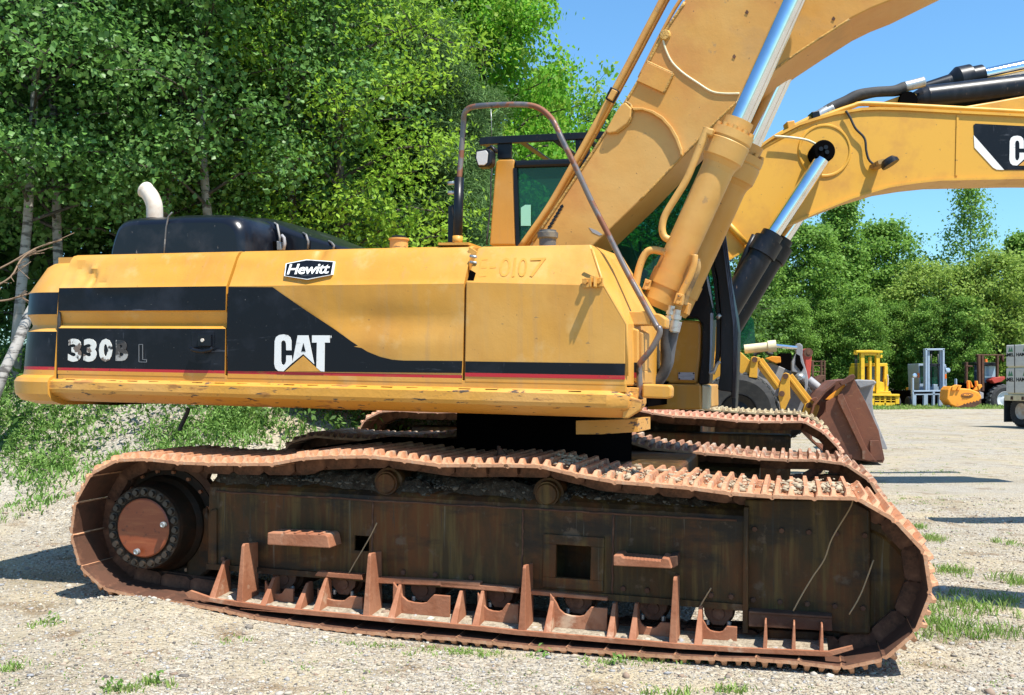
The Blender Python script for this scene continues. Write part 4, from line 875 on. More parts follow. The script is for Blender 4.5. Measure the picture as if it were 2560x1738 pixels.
# ------------------------------------------------------------ ground
def sst(a, b, x):
    t = np.clip((x-a)/(b-a), 0, 1); return t*t*(3-2*t)
rng = np.random.default_rng(11)
_ph = rng.uniform(0, 6.28, (14, 2)); _fr = rng.uniform(.4, 3.2, (14, 2)); 
def lump(x, y):
    z = 0
    for i in range(14): z = z+np.sin(x*_fr[i, 0]+_ph[i, 0]+np.sin(y*_fr[i, 1]*.7+i))*np.sin(y*_fr[i, 1]+_ph[i, 1])/(1+_fr[i].sum())
    return z
def gz(x, y):
    x = np.asarray(x, float); y = np.asarray(y, float)
    near = np.interp(x, [-4.5, -2.7, -2.2, -1.7, -1.1, -.2, 1.2, 3], [.05, .075, .095, .045, .0, -.035, -.045, -.045])
    z = near*(1-sst(9, 22, y))-.004
    z = z+.012*lump(x, y)*sst(0, 1, np.abs(y-1))
    # heap where the left end of the track has sunk in
    z = z+.045*np.exp(-(((x+2.42)/.26)**2+((y-6.30)/.20)**2))+.03*np.exp(-(((x+2.1)/.3)**2+((y-6.2)/.16)**2))
    # wooded bank on the left
    edge = 8.9+.35*np.sin(x*.9)+.9*sst(-4, -1, x)
    k = 1-sst(-.2, 3.2, x+.05*(y-9))
    z = z+k*(1.75*sst(0, 4.8, y-edge)+.5*sst(4, 20, y-edge))+k*.12*lump(x*1.7, y*1.7)*sst(0, 1.5, y-edge)
    z = z+.8*sst(62, 90, y)+.14*sst(34, 47, y)
    return z
gx_ = np.concatenate([-np.geomspace(400, 9, 26), np.linspace(-8.8, 8.8, 200), np.geomspace(9, 400, 26)])
gy_ = np.concatenate([np.linspace(-60, .5, 14), np.linspace(.7, 18, 210), np.geomspace(18.3, 900, 60)])
GX, GY = np.meshgrid(gx_, gy_); GZ = gz(GX, GY)
nx_, ny_ = len(gx_), len(gy_)
def np_mesh(name, co, faces):
    me = bpy.data.meshes.new(name); co = np.asarray(co, np.float32); faces = np.asarray(faces, np.int32); k = faces.shape[1]
    me.vertices.add(len(co)); me.vertices.foreach_set('co', co.ravel())
    me.loops.add(faces.size); me.loops.foreach_set('vertex_index', faces.ravel())
    me.polygons.add(len(faces)); me.polygons.foreach_set('loop_start', np.arange(0, faces.size, k, dtype=np.int32))
    me.update(); me.validate(); return me
idx = np.arange(nx_*ny_).reshape(ny_, nx_)
fc = np.stack([idx[:-1, :-1].ravel(), idx[:-1, 1:].ravel(), idx[1:, 1:].ravel(), idx[1:, :-1].ravel()], 1)
gm = np_mesh('ground', np.stack([GX.ravel(), GY.ravel(), GZ.ravel()], 1), fc)
gm.polygons.foreach_set('use_smooth', [True]*len(gm.polygons))
GM = bpy.data.materials.new('gravel'); GM.use_nodes = True; n = GM.node_tree; N = n.nodes; Lk = n.links; P = N['Principled BSDF']
P.inputs['Roughness'].default_value = .95; P.inputs['Specular IOR Level'].default_value = .15
tc = N.new('ShaderNodeTexCoord')
def NN(t, **kw):
    x = N.new(t)
    for k_, v_ in kw.items(): setattr(x, k_, v_)
    return x
def mix(fac, a_, b_, blend='MIX'):
    m_ = NN('ShaderNodeMix', data_type='RGBA', blend_type=blend)
    for i_, s_ in ((0, fac), (6, a_), (7, b_)):
        if isinstance(s_, (int, float, tuple)): m_.inputs[i_].default_value = s_ if not isinstance(s_, tuple) else tuple(s_[:3])+(1,)
        else: Lk.new(s_, m_.inputs[i_])
    return m_.outputs[2]
def noise(sc, det=4, ro=.6):
    z = NN('ShaderNodeTexNoise'); z.inputs['Scale'].default_value = sc; z.inputs['Detail'].default_value = det; z.inputs['Roughness'].default_value = ro; Lk.new(tc.outputs['Object'], z.inputs[0]); return z.outputs[0]
def rng_(s_, a_, b_):
    m_ = NN('ShaderNodeMapRange'); Lk.new(s_, m_.inputs[0]); m_.inputs[1].default_value = a_; m_.inputs[2].default_value = b_; return m_.outputs[0]
def vor(sc):
    v_ = NN('ShaderNodeTexVoronoi'); v_.inputs['Scale'].default_value = sc; Lk.new(tc.outputs['Object'], v_.inputs['Vector']); return v_
v1, v2 = vor(34), vor(75)
def stonecol(v_):
    sp_ = NN('ShaderNodeSeparateColor'); Lk.new(v_.outputs['Color'], sp_.inputs[0])
    r_ = NN('ShaderNodeValToRGB'); e = r_.color_ramp.elements; e[0].position = 0; e[0].color = (.10, .09, .08, 1); e[1].position = 1; e[1].color = (.55, .49, .38, 1)
    for p_, c_ in ((.2, (.25, .21, .155, 1)), (.5, (.37, .315, .225, 1)), (.75, (.40, .375, .33, 1))): x = e.new(p_); x.color = c_
    Lk.new(sp_.outputs[0], r_.inputs[0]); return r_.outputs[0]
base = mix(.5, stonecol(v1), stonecol(v2))
base = mix(rng_(noise(1.1, 5), .45, .66), base, (.40, .335, .225))
base = mix(rng_(noise(2.3, 6), .57, .68), base, (.20, .14, .08))
base = mix(rng_(noise(.5, 5), .54, .68), base, (.27, .225, .15))
base = mix(rng_(noise(.22, 6, .7), .50, .62), base, mix(.5, base, (.33, .31, .27)))
Lk.new(base, P.inputs['Base Color'])
b1 = NN('ShaderNodeBump'); b1.inputs['Strength'].default_value = .9; b1.inputs['Distance'].default_value = .018; b1.invert = True; Lk.new(v1.outputs[0], b1.inputs['Height'])
b2 = NN('ShaderNodeBump'); b2.inputs['Strength'].default_value = .8; b2.inputs['Distance'].default_value = .008; b2.invert = True; Lk.new(v2.outputs[0], b2.inputs['Height']); Lk.new(b1.outputs[0], b2.inputs['Normal'])
Lk.new(b2.outputs[0], P.inputs['Normal'])
go = link('ground', gm, GM); go['kind'] = 'structure'
# ---- loose stones
def ico():
    bm = bmesh.new(); bmesh.ops.create_icosphere(bm, subdivisions=1, radius=1); v = np.array([x.co[:] for x in bm.verts]); f = np.array([[a.index for a in p.verts] for p in bm.faces]); bm.free(); return v, f
IV, IF = ico()
def stones(name, X, Y, S, Z=None, seed=0, mat=None):
    r = np.random.default_rng(seed); n = len(X)
    sc = S[:, None]*np.stack([r.uniform(.7, 1.3, n), r.uniform(.6, 1.1, n), r.uniform(.35, .7, n)], 1)
    a = r.uniform(0, 6.28, n); V_ = IV[None]*(1+.22*r.standard_normal((n, len(IV), 1)))*sc[:, None]
    ca, sa = np.cos(a)[:, None], np.sin(a)[:, None]
    x = V_[..., 0]*ca-V_[..., 1]*sa+X[:, None]; y = V_[..., 0]*sa+V_[..., 1]*ca+Y[:, None]
    z = V_[..., 2]+(gz(X, Y) if Z is None else Z)[:, None]+sc[:, 2:3]*.25
    co = np.stack([x, y, z], -1).reshape(-1, 3); f = (IF[None]+(np.arange(n)*len(IV))[:, None, None]).reshape(-1, 3)
    return link(name, np_mesh(name, co, f), mat)
STM = M('pebbles', (.45, .40, .31), .9, isl=[(.09, .08, .075), (.22, .19, .155), (.34, .29, .205), (.40, .34, .245), (.27, .27, .28), (.46, .40, .31), (.26, .18, .13), (.36, .32, .25), (.52, .49, .42)], spec=.2)
nS = 62000
Yd = 4.2*(13/4.2)**(rng.uniform(0, 1, nS)**1.25); Xd = rng.uniform(-.56, .56, nS)*Yd
Sd = np.clip(rng.lognormal(math.log(.0052), .45, nS), .0028, .03)*(1+.06*(Yd-4))
so_ = stones('loose_pebbles', Xd, Yd, Sd, mat=STM, seed=3); so_['kind'] = 'stuff'; so_['label'] = 'loose pale pebbles scattered over the gravel yard'; so_['category'] = 'pebbles'
# gravel lying on the guard floor and frame top of the machine
n_ = 2600; uu = rng.uniform(tu(500, 1500), tu(2060, 1620), n_); vv = rng.uniform(VG+.03, VP-.03, n_)
k_ = rng.uniform(0, 1, n_) < .9
ws = np.array([railw(u)-.012 for u in uu]); Pw = np.array([T.P(a, b, c) for a, b, c in zip(uu, vv, ws)])
o = stones('gravel_on_guard', Pw[:, 0], Pw[:, 1], np.clip(rng.lognormal(math.log(.008), .5, n_), .004, .03), Z=Pw[:, 2], mat=STM, seed=4)
o['kind'] = 'stuff'; o['label'] = 'dirt and small stones lying on the rusty roller guard'; o['category'] = 'gravel'
n_ = 900; uu = rng.uniform(fu0+.3, fu1, n_); vv = VP+.05+.16*rng.uniform(0, 1, n_); ws = f_top+.09+(vv-VP-.05)*.26-.05*np.clip((uu-fu0)/(fu1-fu0)-.6, 0, 1)*2
Pw = np.array([T.P(a, b, c) for a, b, c in zip(uu, vv, ws)])
o = stones('gravel_on_track_frame', Pw[:, 0], Pw[:, 1], np.clip(rng.lognormal(math.log(.008), .5, n_), .004, .026), Z=Pw[:, 2], mat=M('dirty_pebbles', (.12, .105, .085), .95), seed=6)
o['kind'] = 'stuff'; o['label'] = 'dark dirt and pebbles caked on top of the track frame'; o['category'] = 'gravel'
def top_w(u):
    best = -9
    for i in range(len(loop)):
        (ua, wa), (ub, wb) = loop[i-1], loop[i]
        if min(ua, ub) <= u <= max(ua, ub): best = max(best, wa+(wb-wa)*(u-ua)/((ub-ua) or 1e-6))
    return best
n_ = 1500; r5 = np.random.default_rng(77); uu = r5.choice([tu(1395, 1180), tu(1520, 1160), tu(1560, 1190), tu(1700, 1200), tu(1830, 1215), tu(1985, 1225), tu(2080, 1230)], n_)+r5.normal(0, .06, n_)
vv = np.clip(r5.normal(.34, .13, n_), .06, .72); Pw = np.array([T.P(a, b, top_w(a)+.012+abs(r5.normal(0, .012))) for a, b in zip(uu, vv)])
o = stones('dried_mud', Pw[:, 0], Pw[:, 1], np.clip(r5.lognormal(math.log(.010), .5, n_), .005, .03), Z=Pw[:, 2], mat=M('dry_mud', (.36, .29, .19), .95, isl=[(.22, .17, .11), (.42, .34, .23), (.33, .27, .18)]), seed=14)
o['kind'] = 'stuff'; o['label'] = 'clods of dried mud and gravel on top of the near track shoes'; o['category'] = 'mud'
# ------------------------------------------------------------ leaves
def leafmesh(name, C, Nn, size, seed, asp=.62, fold=.25, spread=None):
    # C centres, Nn preferred normals, size per leaf
    r = np.random.default_rng(seed); n = len(C)
    nn = Nn+r.standard_normal((n, 3))*.75; nn /= np.linalg.norm(nn, axis=1)[:, None]+1e-9
    d = r.standard_normal((n, 3)); d[:, 2] -= .5; d -= nn*(d*nn).sum(1)[:, None]; d /= np.linalg.norm(d, axis=1)[:, None]+1e-9
    s = np.cross(nn, d); L_ = size[:, None]; 
    p0 = C-d*L_*.5; p2 = C+d*L_*.5; m_ = C-d*L_*.08+nn*0
    p1 = m_+s*L_*asp*.5+nn*L_*fold*.3; p3 = m_-s*L_*asp*.5+nn*L_*fold*.3
    co = np.stack([p0, p1, p2, p3], 1).reshape(-1, 3); i = np.arange(n)*4
    f = np.concatenate([np.stack([i, i+1, i+2], 1), np.stack([i, i+2, i+3], 1)])
    return np_mesh(name, co, f)
def LM(name, cols, tr=.35, rough=.6, spec=.25, cl=1.6):
    a_ = cols[-1]; b_ = cols[0]; return M(name, cols[0], rough, isl=cols, trans=tr, spec=spec, layers=[(cl, (1, 1, 1), .50, .66, (a_[0]*1.15, a_[1]*1.1, a_[2]*1.1, .55), None, 3), (cl*.7, (1, 1, 1), .52, .66, (b_[0]*.8, b_[1]*.85, b_[2], .5), None, 3)])
L_ASPEN = LM('aspen_leaves', [(.07, .17, .03), (.12, .27, .05), (.17, .34, .07), (.09, .21, .045), (.22, .39, .13)], .42, .42, .35)
L_LIGHT = LM('young_ash_leaves', [(.18, .34, .025), (.27, .46, .04), (.36, .54, .06), (.22, .38, .04)], .5)
L_MAPLE = LM('maple_leaves', [(.10, .32, .02), (.16, .42, .03), (.24, .50, .045), (.12, .34, .02), (.34, .46, .07)], .5)
L_PINE = LM('pine_needles', [(.09, .18, .05), (.13, .24, .08), (.17, .29, .09)], .3, .6, .25)
L_DEEP = LM('shaded_forest_leaves', [(.045, .10, .016), (.075, .155, .026), (.11, .21, .04)], .35)  # leaf greens darkened to paint the gloom inside the wood
L_RIGHT = LM('poplar_leaves', [(.12, .24, .03), (.18, .34, .05), (.25, .42, .08), (.14, .26, .04)], .45, cl=.6)
L_YOUNG = LM('scrub_leaves', [(.24, .36, .05), (.33, .46, .09), (.20, .29, .055)], .45, cl=.6)
BARK = M('dark_bark', (.055, .045, .036), .9, layers=[(6, (3, 3, .6), .45, .65, (.12, .10, .08, .8), .9, 5)], bump=[(14, .6, .02)])
BIRCH = M('birch_bark', (.33, .31, .28), .8, layers=[(5, (.8, .8, 3), .52, .60, (.05, .045, .04, .9), .9, 6), (3, (1, 1, 2), .5, .66, (.22, .20, .17, .9), .9, 4)], bump=[(20, .5, .01)])
def make_tree(name, H, hb, rad, nl, per, leaf, lmat, bark, seed, clr=.28, shape='round', tr=.09, lean=(0, 0), asp=.62, up=.7, sub=3, bare=0):
    """a tree at the origin: mesh of trunk with limbs, mesh of leaves"""
    r = random.Random(seed); rn = np.random.default_rng(seed)
    mb_ = MB(); n = 9; ph = r.uniform(0, 6)
    tp = [Vector((lean[0]*k/n+.10*math.sin(ph+k*.8)*k/n*2, lean[1]*k/n+.10*math.cos(ph+k*.9)*k/n*2, H*k/n*.97-(.5 if k == 0 else 0))) for k in range(n+1)]
    mb_.tube(tp, tr, 10, rs=[tr*(1.25 if k == 0 else 1)*(1-.88*k/n) for k in range(n+1)])
    def tat(z):
        t = min(max(z/(H*.97), 0), .999)*n; i = int(t); return tp[i].lerp(tp[i+1], t-i)
    nf = len(mb_.bm.faces); C = []; CN = []
    for i in range(nl):
        t = (i+.5)/nl; z = hb+(H-hb)*t; 
        if shape == 'round': e = rad*math.sqrt(max(.05, 1-(2*t-.85)**2*.75))
        elif shape == 'cone': e = rad*(1.0-.86*t)*(1 if t > .12 else .8)
        else: e = rad*(.75+.25*math.sin(t*9+seed))*(1 if t < .8 else (1-t)*4+.2)
        an = i*2.39996+r.uniform(-.5, .5); e *= r.uniform(.65, 1.12)
        o = tat(z); rise = up*e*r.uniform(.5, 1.1)*(1 if shape != 'pine' else .3)
        dd = Vector((math.cos(an), math.sin(an), 0))
        tip = o+dd*e+Vector((0, 0, rise*(.4 if shape == 'round' else .35)))
        mid = o.lerp(tip, .5)+Vector((r.uniform(-.1, .1), r.uniform(-.1, .1), .12*e))
        lr = tr*.34*(1-.6*t); mb_.tube([o, mid, tip], lr, 5, rs=[lr, lr*.6, lr*.15], cap=False)
        for k in range(sub):
            f = r.uniform(.35, 1.0); a0 = o.lerp(mid, f*2) if f < .5 else mid.lerp(tip, f*2-1)
            sd = Vector((r.uniform(-1, 1), r.uniform(-1, 1), r.uniform(-.25, .6))).normalized()*e*r.uniform(.15, .38)
            mb_.tube([a0, a0+sd], lr*.3, 4, rs=[lr*.3, lr*.08], cap=False); C.append(a0+sd); CN.append(sd+dd*.3)
            C.append(a0+sd*.5); CN.append(sd)
        C.append(tip); CN.append(dd)
    bt = mb_
    C = np.array([c[:] for c in C]); CN = np.array([c[:] for c in CN]); CN /= np.linalg.norm(CN, axis=1)[:, None]+1e-9
    m_ = len(C); sizes = rn.uniform(.55, 1.25, m_); cnt = np.maximum(3, (per*sizes**2).astype(int)); ii = np.repeat(np.arange(m_), cnt)
    off = rn.standard_normal((len(ii), 3))*clr*np.array([1, 1, .62])*sizes[ii][:, None]
    P_ = C[ii]+off; Nn = off/(np.linalg.norm(off, axis=1)[:, None]+1e-6)*.5+np.array([0, 0, .75])+CN[ii]*.2
    lm = leafmesh(name+'_crown', P_, Nn, leaf*rn.uniform(.45, 1.45, len(ii)), seed, asp)
    lm.materials.append(lmat)
    bmesh.ops.recalc_face_normals(bt.bm, faces=bt.bm.faces); bme = bpy.data.meshes.new(name+'_trunk'); bt.bm.to_mesh(bme); bt.bm.free(); bme.materials.append(bark); bme.materials.append(BARK); bme.polygons.foreach_set('material_index', [0 if i < nf else 1 for i in range(len(bme.polygons))])
    return bme, lm
def plant_tree(kind, px, d, name, label, group, rot=0, s=1, sz=None, dz=0):
    x = (px-CX)/FPX*d; z = float(gz(x, d))+dz
    bme, lm = PROTO[kind]
    e = empty(name, (x, d, z), label, 'tree', group); e.rotation_euler = (0, 0, rot); e.scale = (s, s, sz or s)
    for nm, me in (('trunk', bme), ('crown', lm)):
        o = bpy.data.objects.new(nm, me); COL.objects.link(o); o.parent = e
    return e
PROTO = {
 'aspenA': make_tree('aspenA', 9.0, 1.9, 2.0, 64, 70, .066, L_ASPEN, BIRCH, 1, .24, tr=.07, lean=(.9, 0), sub=4, asp=.85),
 'aspenB': make_tree('aspenB', 9.5, 1.2, 2.2, 64, 70, .066, L_ASPEN, BIRCH, 2, .24, tr=.065, lean=(.8, -.3), sub=4, asp=.85),
 'ash': make_tree('ash', 9.5, .7, 2.2, 66, 66, .085, L_LIGHT, BARK, 3, .23, tr=.09, sub=4, asp=.5),
 'maple': make_tree('maple', 10.6, 1.2, 3.1, 110, 84, .10, L_MAPLE, BARK, 4, .23, shape='cone', tr=.12, sub=4, asp=.8, up=1.0),
 'pine': make_tree('pine', 6.0, .4, 1.6, 60, 150, .15, L_PINE, BARK, 5, .18, shape='cone', tr=.07, sub=4, asp=.1, up=.8),
 'deep': make_tree('deep', 9.5, .5, 2.7, 50, 44, .15, L_DEEP, BARK, 6, .42, tr=.12, sub=3),
 'thin': make_tree('thin', 9.5, 3.0, 2.3, 40, 26, .15, L_RIGHT, BARK, 7, .3, shape='cone', tr=.06, sub=3),
 'popA': make_tree('popA', 12, 1.0, 3.3, 60, 60, .19, L_RIGHT, BARK, 8, .40, tr=.15, sub=4, asp=.8),
 'popB': make_tree('popB', 12, .8, 2.8, 62, 60, .19, L_RIGHT, BARK, 9, .38, shape='cone', up=1.1, tr=.14, sub=4, asp=.8),
 'scrub': make_tree('scrub', 9, .5, 2.9, 54, 50, .17, L_YOUNG, BARK, 10, .42, tr=.1, sub=4, asp=.8),
}
rr_ = random.Random(5)
GL = 'trees of the wood on the left bank'
lst = [('aspenA', 25, 12.6, 'birch_tree', 'pale-barked birch leaning right, first trunk from the left edge of the photo', 1.0, 0),
 ('aspenA', 165, 12.9, 'birch_tree', 'birch with mottled white trunk seen between the left edge and the exhaust pipe', 1.0, 2.6),
 ('aspenA', -190, 12.2, 'birch_tree', 'birch whose leaves reach in from beyond the left edge of the photo', 1.0, 2),
 ('aspenB', 380, 13.8, 'birch_tree', 'dark green birch directly behind the exhaust pipe', 1.0, 1.2),
 ('aspenA', 560, 13.6, 'birch_tree', 'glossy leaved birch behind the black engine hood', 1.02, 4.0),
 ('aspenB', 730, 15.0, 'birch_tree', 'mid green birch between the hood and the yellow-green ash', 1.0, 5.2),
 ('ash', 850, 14.6, 'ash_tree', 'yellow-green ash with drooping leaves above the middle engine door', 1.0, .4),
 ('ash', 700, 16.6, 'ash_tree', 'yellow-green ash standing behind the birches, seen over the hood', 1.1, 2.4),
 ('aspenA', 1000, 18.5, 'birch_tree', 'loose pale birch with sky showing through its top, left of the big maple', .90, 2.2),
 ('maple', 1215, 20.5, 'maple_tree', 'big bright green maple rising above the handrail', 1.08, 0),
 ('maple', 1365, 25, 'maple_tree', 'smaller bright maple behind the cab roof guard', .74, 2.1),
 ('pine', 1090, 16.5, 'pine_tree', 'soft blue-green pine left of the handrail post', .92, 0),
 ('pine', 970, 17, 'pine_tree', 'low feathery pine above the filler neck', .80, 1.9),
 ('pine', 830, 15.5, 'pine_tree', 'small pine half hidden under the ash', .62, 3.9),
 ('pine', 1190, 18.5, 'pine_tree', 'pine seen inside the handrail loop behind the work lamp', .78, 4.4),
 ('thin', 1492, 34, 'birch_tree', 'thin wispy birch against the sky left of the boom', 1.12, 0)]
for k, px, d, nm, lb, s, ro in lst: plant_tree(k, px, d, nm, lb, GL, ro, s*(.74 if k == 'maple' else 1), sz=s)
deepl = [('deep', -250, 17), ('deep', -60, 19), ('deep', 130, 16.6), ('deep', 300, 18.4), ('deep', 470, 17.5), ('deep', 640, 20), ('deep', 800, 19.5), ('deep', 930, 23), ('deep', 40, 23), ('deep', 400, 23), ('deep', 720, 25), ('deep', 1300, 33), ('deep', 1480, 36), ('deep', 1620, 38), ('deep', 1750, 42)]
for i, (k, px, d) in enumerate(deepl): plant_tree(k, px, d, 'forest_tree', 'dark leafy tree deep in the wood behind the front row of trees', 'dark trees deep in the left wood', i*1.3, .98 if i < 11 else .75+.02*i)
GR2 = 'trees along the far edge of the yard'
rl = [('popB', 1890, 56, .80, 'poplar right of the black boom cylinder, first of the far row'), ('popA', 2010, 58, .82, 'full poplar under the arch of the rear boom'), ('popB', 2100, 60, .98, 'tallest dense poplar under the rear boom, rounded top'), ('popA', 2215, 62, .88, 'poplar above the yellow forklift, right of the tallest one'),
 ('scrub', 2310, 58, .84, 'yellowish loose tree between the dense poplars and the thin tall tree'), ('thin', 2420, 60, 1.2, 'thin tall poplar with a narrow top against the sky'), ('scrub', 2400, 56, .80, 'yellow-green scrub tree above the grey forklift'), ('popB', 2545, 60, .80, 'dark poplar at the right edge of the photo'), ('scrub', 2490, 55, .86, 'low yellow-green scrub tree above the tractor'), ('popA', 2650, 58, .70, 'poplar just beyond the right edge of the photo')]
for i, (k, px, d, s, lb) in enumerate(rl): plant_tree(k, px, d, 'poplar_tree' if k[:3] == 'pop' else 'scrub_tree', lb, GR2, i*1.1, s, sz=s*(1.0 if i != 5 else 1.12))
for i, (px, d, s) in enumerate(((1840, 66, .6), (1960, 70, .66), (2060, 68, .62), (2170, 70, .62), (2280, 68, .54), (2380, 70, .5), (2470, 68, .5), (2570, 66, .52), (1700, 60, .7), (1560, 56, .7))):
    plant_tree('popA' if i % 2 else 'popB', px, d, 'forest_tree', 'shaded tree standing behind the far row of poplars', 'shaded trees behind the far poplars', i*2.1, s*1.1)
for i, (px, d) in enumerate(((1980, 55), (2075, 56), (2160, 55), (2235, 57), (2330, 55), (2415, 54), (2460, 56), (2545, 56))):
    plant_tree('popA', px, d, 'young_tree', 'young tree with low leaves at the wood edge behind the parked machines', 'young trees at the far wood edge', i*1.9+1, .42, sz=.46)
# ------------------------------------------------------------ weeds
def blades(name, X, Y, H_, Wd, mat, seed, lean=.5, nb=7, spread=.05):
    r = np.random.default_rng(seed); n = len(X)*nb; i = np.repeat(np.arange(len(X)), nb)
    x = X[i]+r.normal(0, spread, n); y = Y[i]+r.normal(0, spread, n); z = gz(x, y)-.005
    a = r.uniform(0, 6.28, n); h = H_[i]*r.uniform(.45, 1.15, n); w_ = Wd*r.uniform(.6, 1.3, n); l = lean*h*r.uniform(.2, 1, n)
    dx, dy = np.cos(a), np.sin(a); b = r.uniform(0, 6.28, n); bx, by = np.cos(b), np.sin(b)
    p0 = np.stack([x-bx*w_*.4, y-by*w_*.4, z], 1); p1 = np.stack([x+bx*w_*.4, y+by*w_*.4, z], 1)
    mx = np.stack([x+dx*l*.4, y+dy*l*.4, z+h*.6], 1); p2 = mx+np.stack([bx*w_*.55, by*w_*.55, 0*w_], 1); p3 = mx-np.stack([bx*w_*.55, by*w_*.55, 0*w_], 1)
    p4 = np.stack([x+dx*l, y+dy*l, z+h*.95], 1)
    co = np.stack([p0, p1, p2, p3, p4], 1).reshape(-1, 3); k = np.arange(n)*5
    f = np.concatenate([np.stack([k, k+1, k+2], 1), np.stack([k, k+2, k+3], 1), np.stack([k+3, k+2, k+4], 1)])
    return link(name, np_mesh(name, co, f), mat)
GRM = LM('grass_blades', [(.15, .28, .04), (.20, .35, .06), (.27, .38, .09), (.30, .34, .13)], .3, .6)
WDM = LM('weed_leaves', [(.11, .22, .04), (.16, .30, .06), (.22, .36, .09)], .3, .5)
def patch(cx, cy, sx_, sy_, n, r): return r.normal(cx, sx_, n), r.normal(cy, sy_, n)
def gpx(px, py, d=None):
    # ground point under a picture point
    t = 3.0; dr = ray(px, py)
    while t < 80:
        p = CAMV+dr*t
        if p.z < float(gz(p.x, p.y)): break
        t *= 1.004
    return p.x, p.y
r2 = np.random.default_rng(8)
def stuff(o, lb, cat): o['kind'] = 'stuff'; o['label'] = lb; o['category'] = cat
# bank vegetation (left)
bx_, by_ = [], []
for (px, py, sx_, sy_, n) in ((60, 980, .45, .5, 330), (10, 900, .5, .5, 220), (230, 960, .25, .35, 150), (60, 1110, .40, .28, 300), (150, 1180, .25, .2, 130), (170, 1060, .3, .25, 150), (520, 1080, .30, .3, 200), (600, 1020, .2, .3, 190), (430, 1110, .35, .22, 150), (700, 1100, .4, .25, 90), (380, 1010, .35, .3, 70), (850, 1040, .4, .35, 130), (120, 1250, .3, .15, 50), (620, 1070, .12, .2, 120)):
    x0, y0 = gpx(px, py); a, b = patch(x0, y0, sx_, sy_, int(n*.55), r2); bx_.append(a); by_.append(b)
bx_ = np.concatenate(bx_); by_ = np.concatenate(by_)
stuff(blades('bank_weeds', bx_, by_, r2.uniform(.03, .11, len(bx_)), .016, WDM, 1, 1.1, 9, .05), 'green weeds growing up the sandy bank on the left', 'weeds')
wc_, wk = [], []
for (px, py, sx_, sy_, n) in ((60, 980, .5, .5, 200), (10, 900, .5, .5, 200), (230, 960, .3, .4, 110), (40, 1080, .35, .3, 130), (130, 1160, .2, .2, 70), (560, 1060, .22, .25, 120), (640, 1010, .25, .3, 130), (420, 1100, .2, .15, 50), (880, 1020, .3, .3, 60), (300, 930, .6, .4, 160)):
    x0, y0 = gpx(px, py); a, b = patch(x0, y0, sx_, sy_, n, r2)
    for x_0, y_0 in zip(a, b):
        h_ = r2.uniform(.05, .22); c_0 = np.stack([x_0+r2.normal(0, .035, 14), y_0+r2.normal(0, .035, 14), float(gz(x_0, y_0))+h_*r2.uniform(.2, 1, 14)], 1); wc_.append(c_0)
wc_ = np.concatenate(wc_)
stuff(link('leafy_weeds', leafmesh('leafy_weeds', wc_, np.tile([0, -.15, .8], (len(wc_), 1)), .052*r2.uniform(.5, 1.3, len(wc_)), 19, .32), WDM), 'leafy green weeds in clumps on the left bank', 'weeds')
a = r2.uniform(-7, .8, 2600); b = r2.uniform(11.2, 17, 2600)
C3 = np.repeat(np.stack([a, b, gz(a, b)+r2.uniform(.05, .5, 2600)], 1), 7, 0)+r2.normal(0, .12, (18200, 3))
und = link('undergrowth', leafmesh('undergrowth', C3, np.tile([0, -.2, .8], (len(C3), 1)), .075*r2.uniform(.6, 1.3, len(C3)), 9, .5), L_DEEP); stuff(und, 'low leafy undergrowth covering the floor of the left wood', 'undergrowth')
# yard grass tufts
tx, ty, th = [], [], []
for (px, py, sx_, sy_, n, h_) in ((2330, 1350, .06, .10, 26, .07), (2300, 1320, .05, .1, 16, .06), (2510, 1360, .05, .08, 12, .06), (2410, 1525, .28, .18, 55, .08), (2500, 1520, .25, .2, 45, .085), (2350, 1560, .15, .12, 30, .08), (2420, 1590, .2, .12, 60, .08), (2370, 1430, .08, .1, 30, .07), (2250, 1250, .3, .3, 30, .03), (2330, 1180, .5, .2, 50, .03), (2550, 1460, .1, .1, 30, .09),
        (1540, 1660, .10, .05, 22, .035), (1180, 1640, .16, .04, 30, .03), (1150, 1632, .05, .03, 14, .03), (300, 1728, .03, .02, 12, .05), (395, 1710, .04, .03, 12, .05), (110, 1560, .04, .05, 12, .035), (20, 1670, .05, .04, 14, .04), (1710, 1655, .08, .03, 16, .04), (1820, 1730, .06, .02, 14, .05), (600, 1600, .03, .03, 5, .03), (930, 1615, .15, .04, 24, .025), (1650, 1740, .08, .02, 12, .05), (30, 1290, .15, .2, 16, .06), (270, 1240, .12, .1, 12, .05), (1270, 1700, .3, .1, 14, .02)):
    x0, y0 = gpx(px, py); a, b = patch(x0, y0, sx_, sy_, n, r2); tx.append(a); ty.append(b); th.append(np.full(n, h_))
a = r2.uniform(-3, 3, 160); b = r2.uniform(4.4, 5.6, 160); tx.append(a); ty.append(b); th.append(np.full(160, .018))
a = r2.uniform(.5, 14, 1500); b = r2.uniform(9, 34, 1500); tx.append(a); ty.append(b); th.append(np.full(1500, .02))
stuff(blades('grass_tufts', np.concatenate(tx), np.concatenate(ty), np.concatenate(th)*.9, .006, GRM, 2, .9, 9, .022), 'small green grass tufts growing through the gravel', 'grass')
pc_ = []
for px, py in ((1356, 1645), (268, 1728), (1540, 1664), (395, 1712), (2330, 1345), (130, 1560)):
    x0, y0 = gpx(px, py); pc_.append(np.tile([[x0, y0, float(gz(x0, y0))+.025]], (16, 1))+r2.normal(0, .022, (16, 3)))
pc_ = np.concatenate(pc_)
stuff(link('low_weeds', leafmesh('low_weeds', pc_, np.tile([0, 0, 1.], (len(pc_), 1)), np.full(len(pc_), .034), 5, .5), WDM), 'scattered low leafy weeds in the gravel in front of the track', 'weeds')
a = r2.uniform(13, 28, 5200); b = r2.uniform(46.5, 56, 5200)
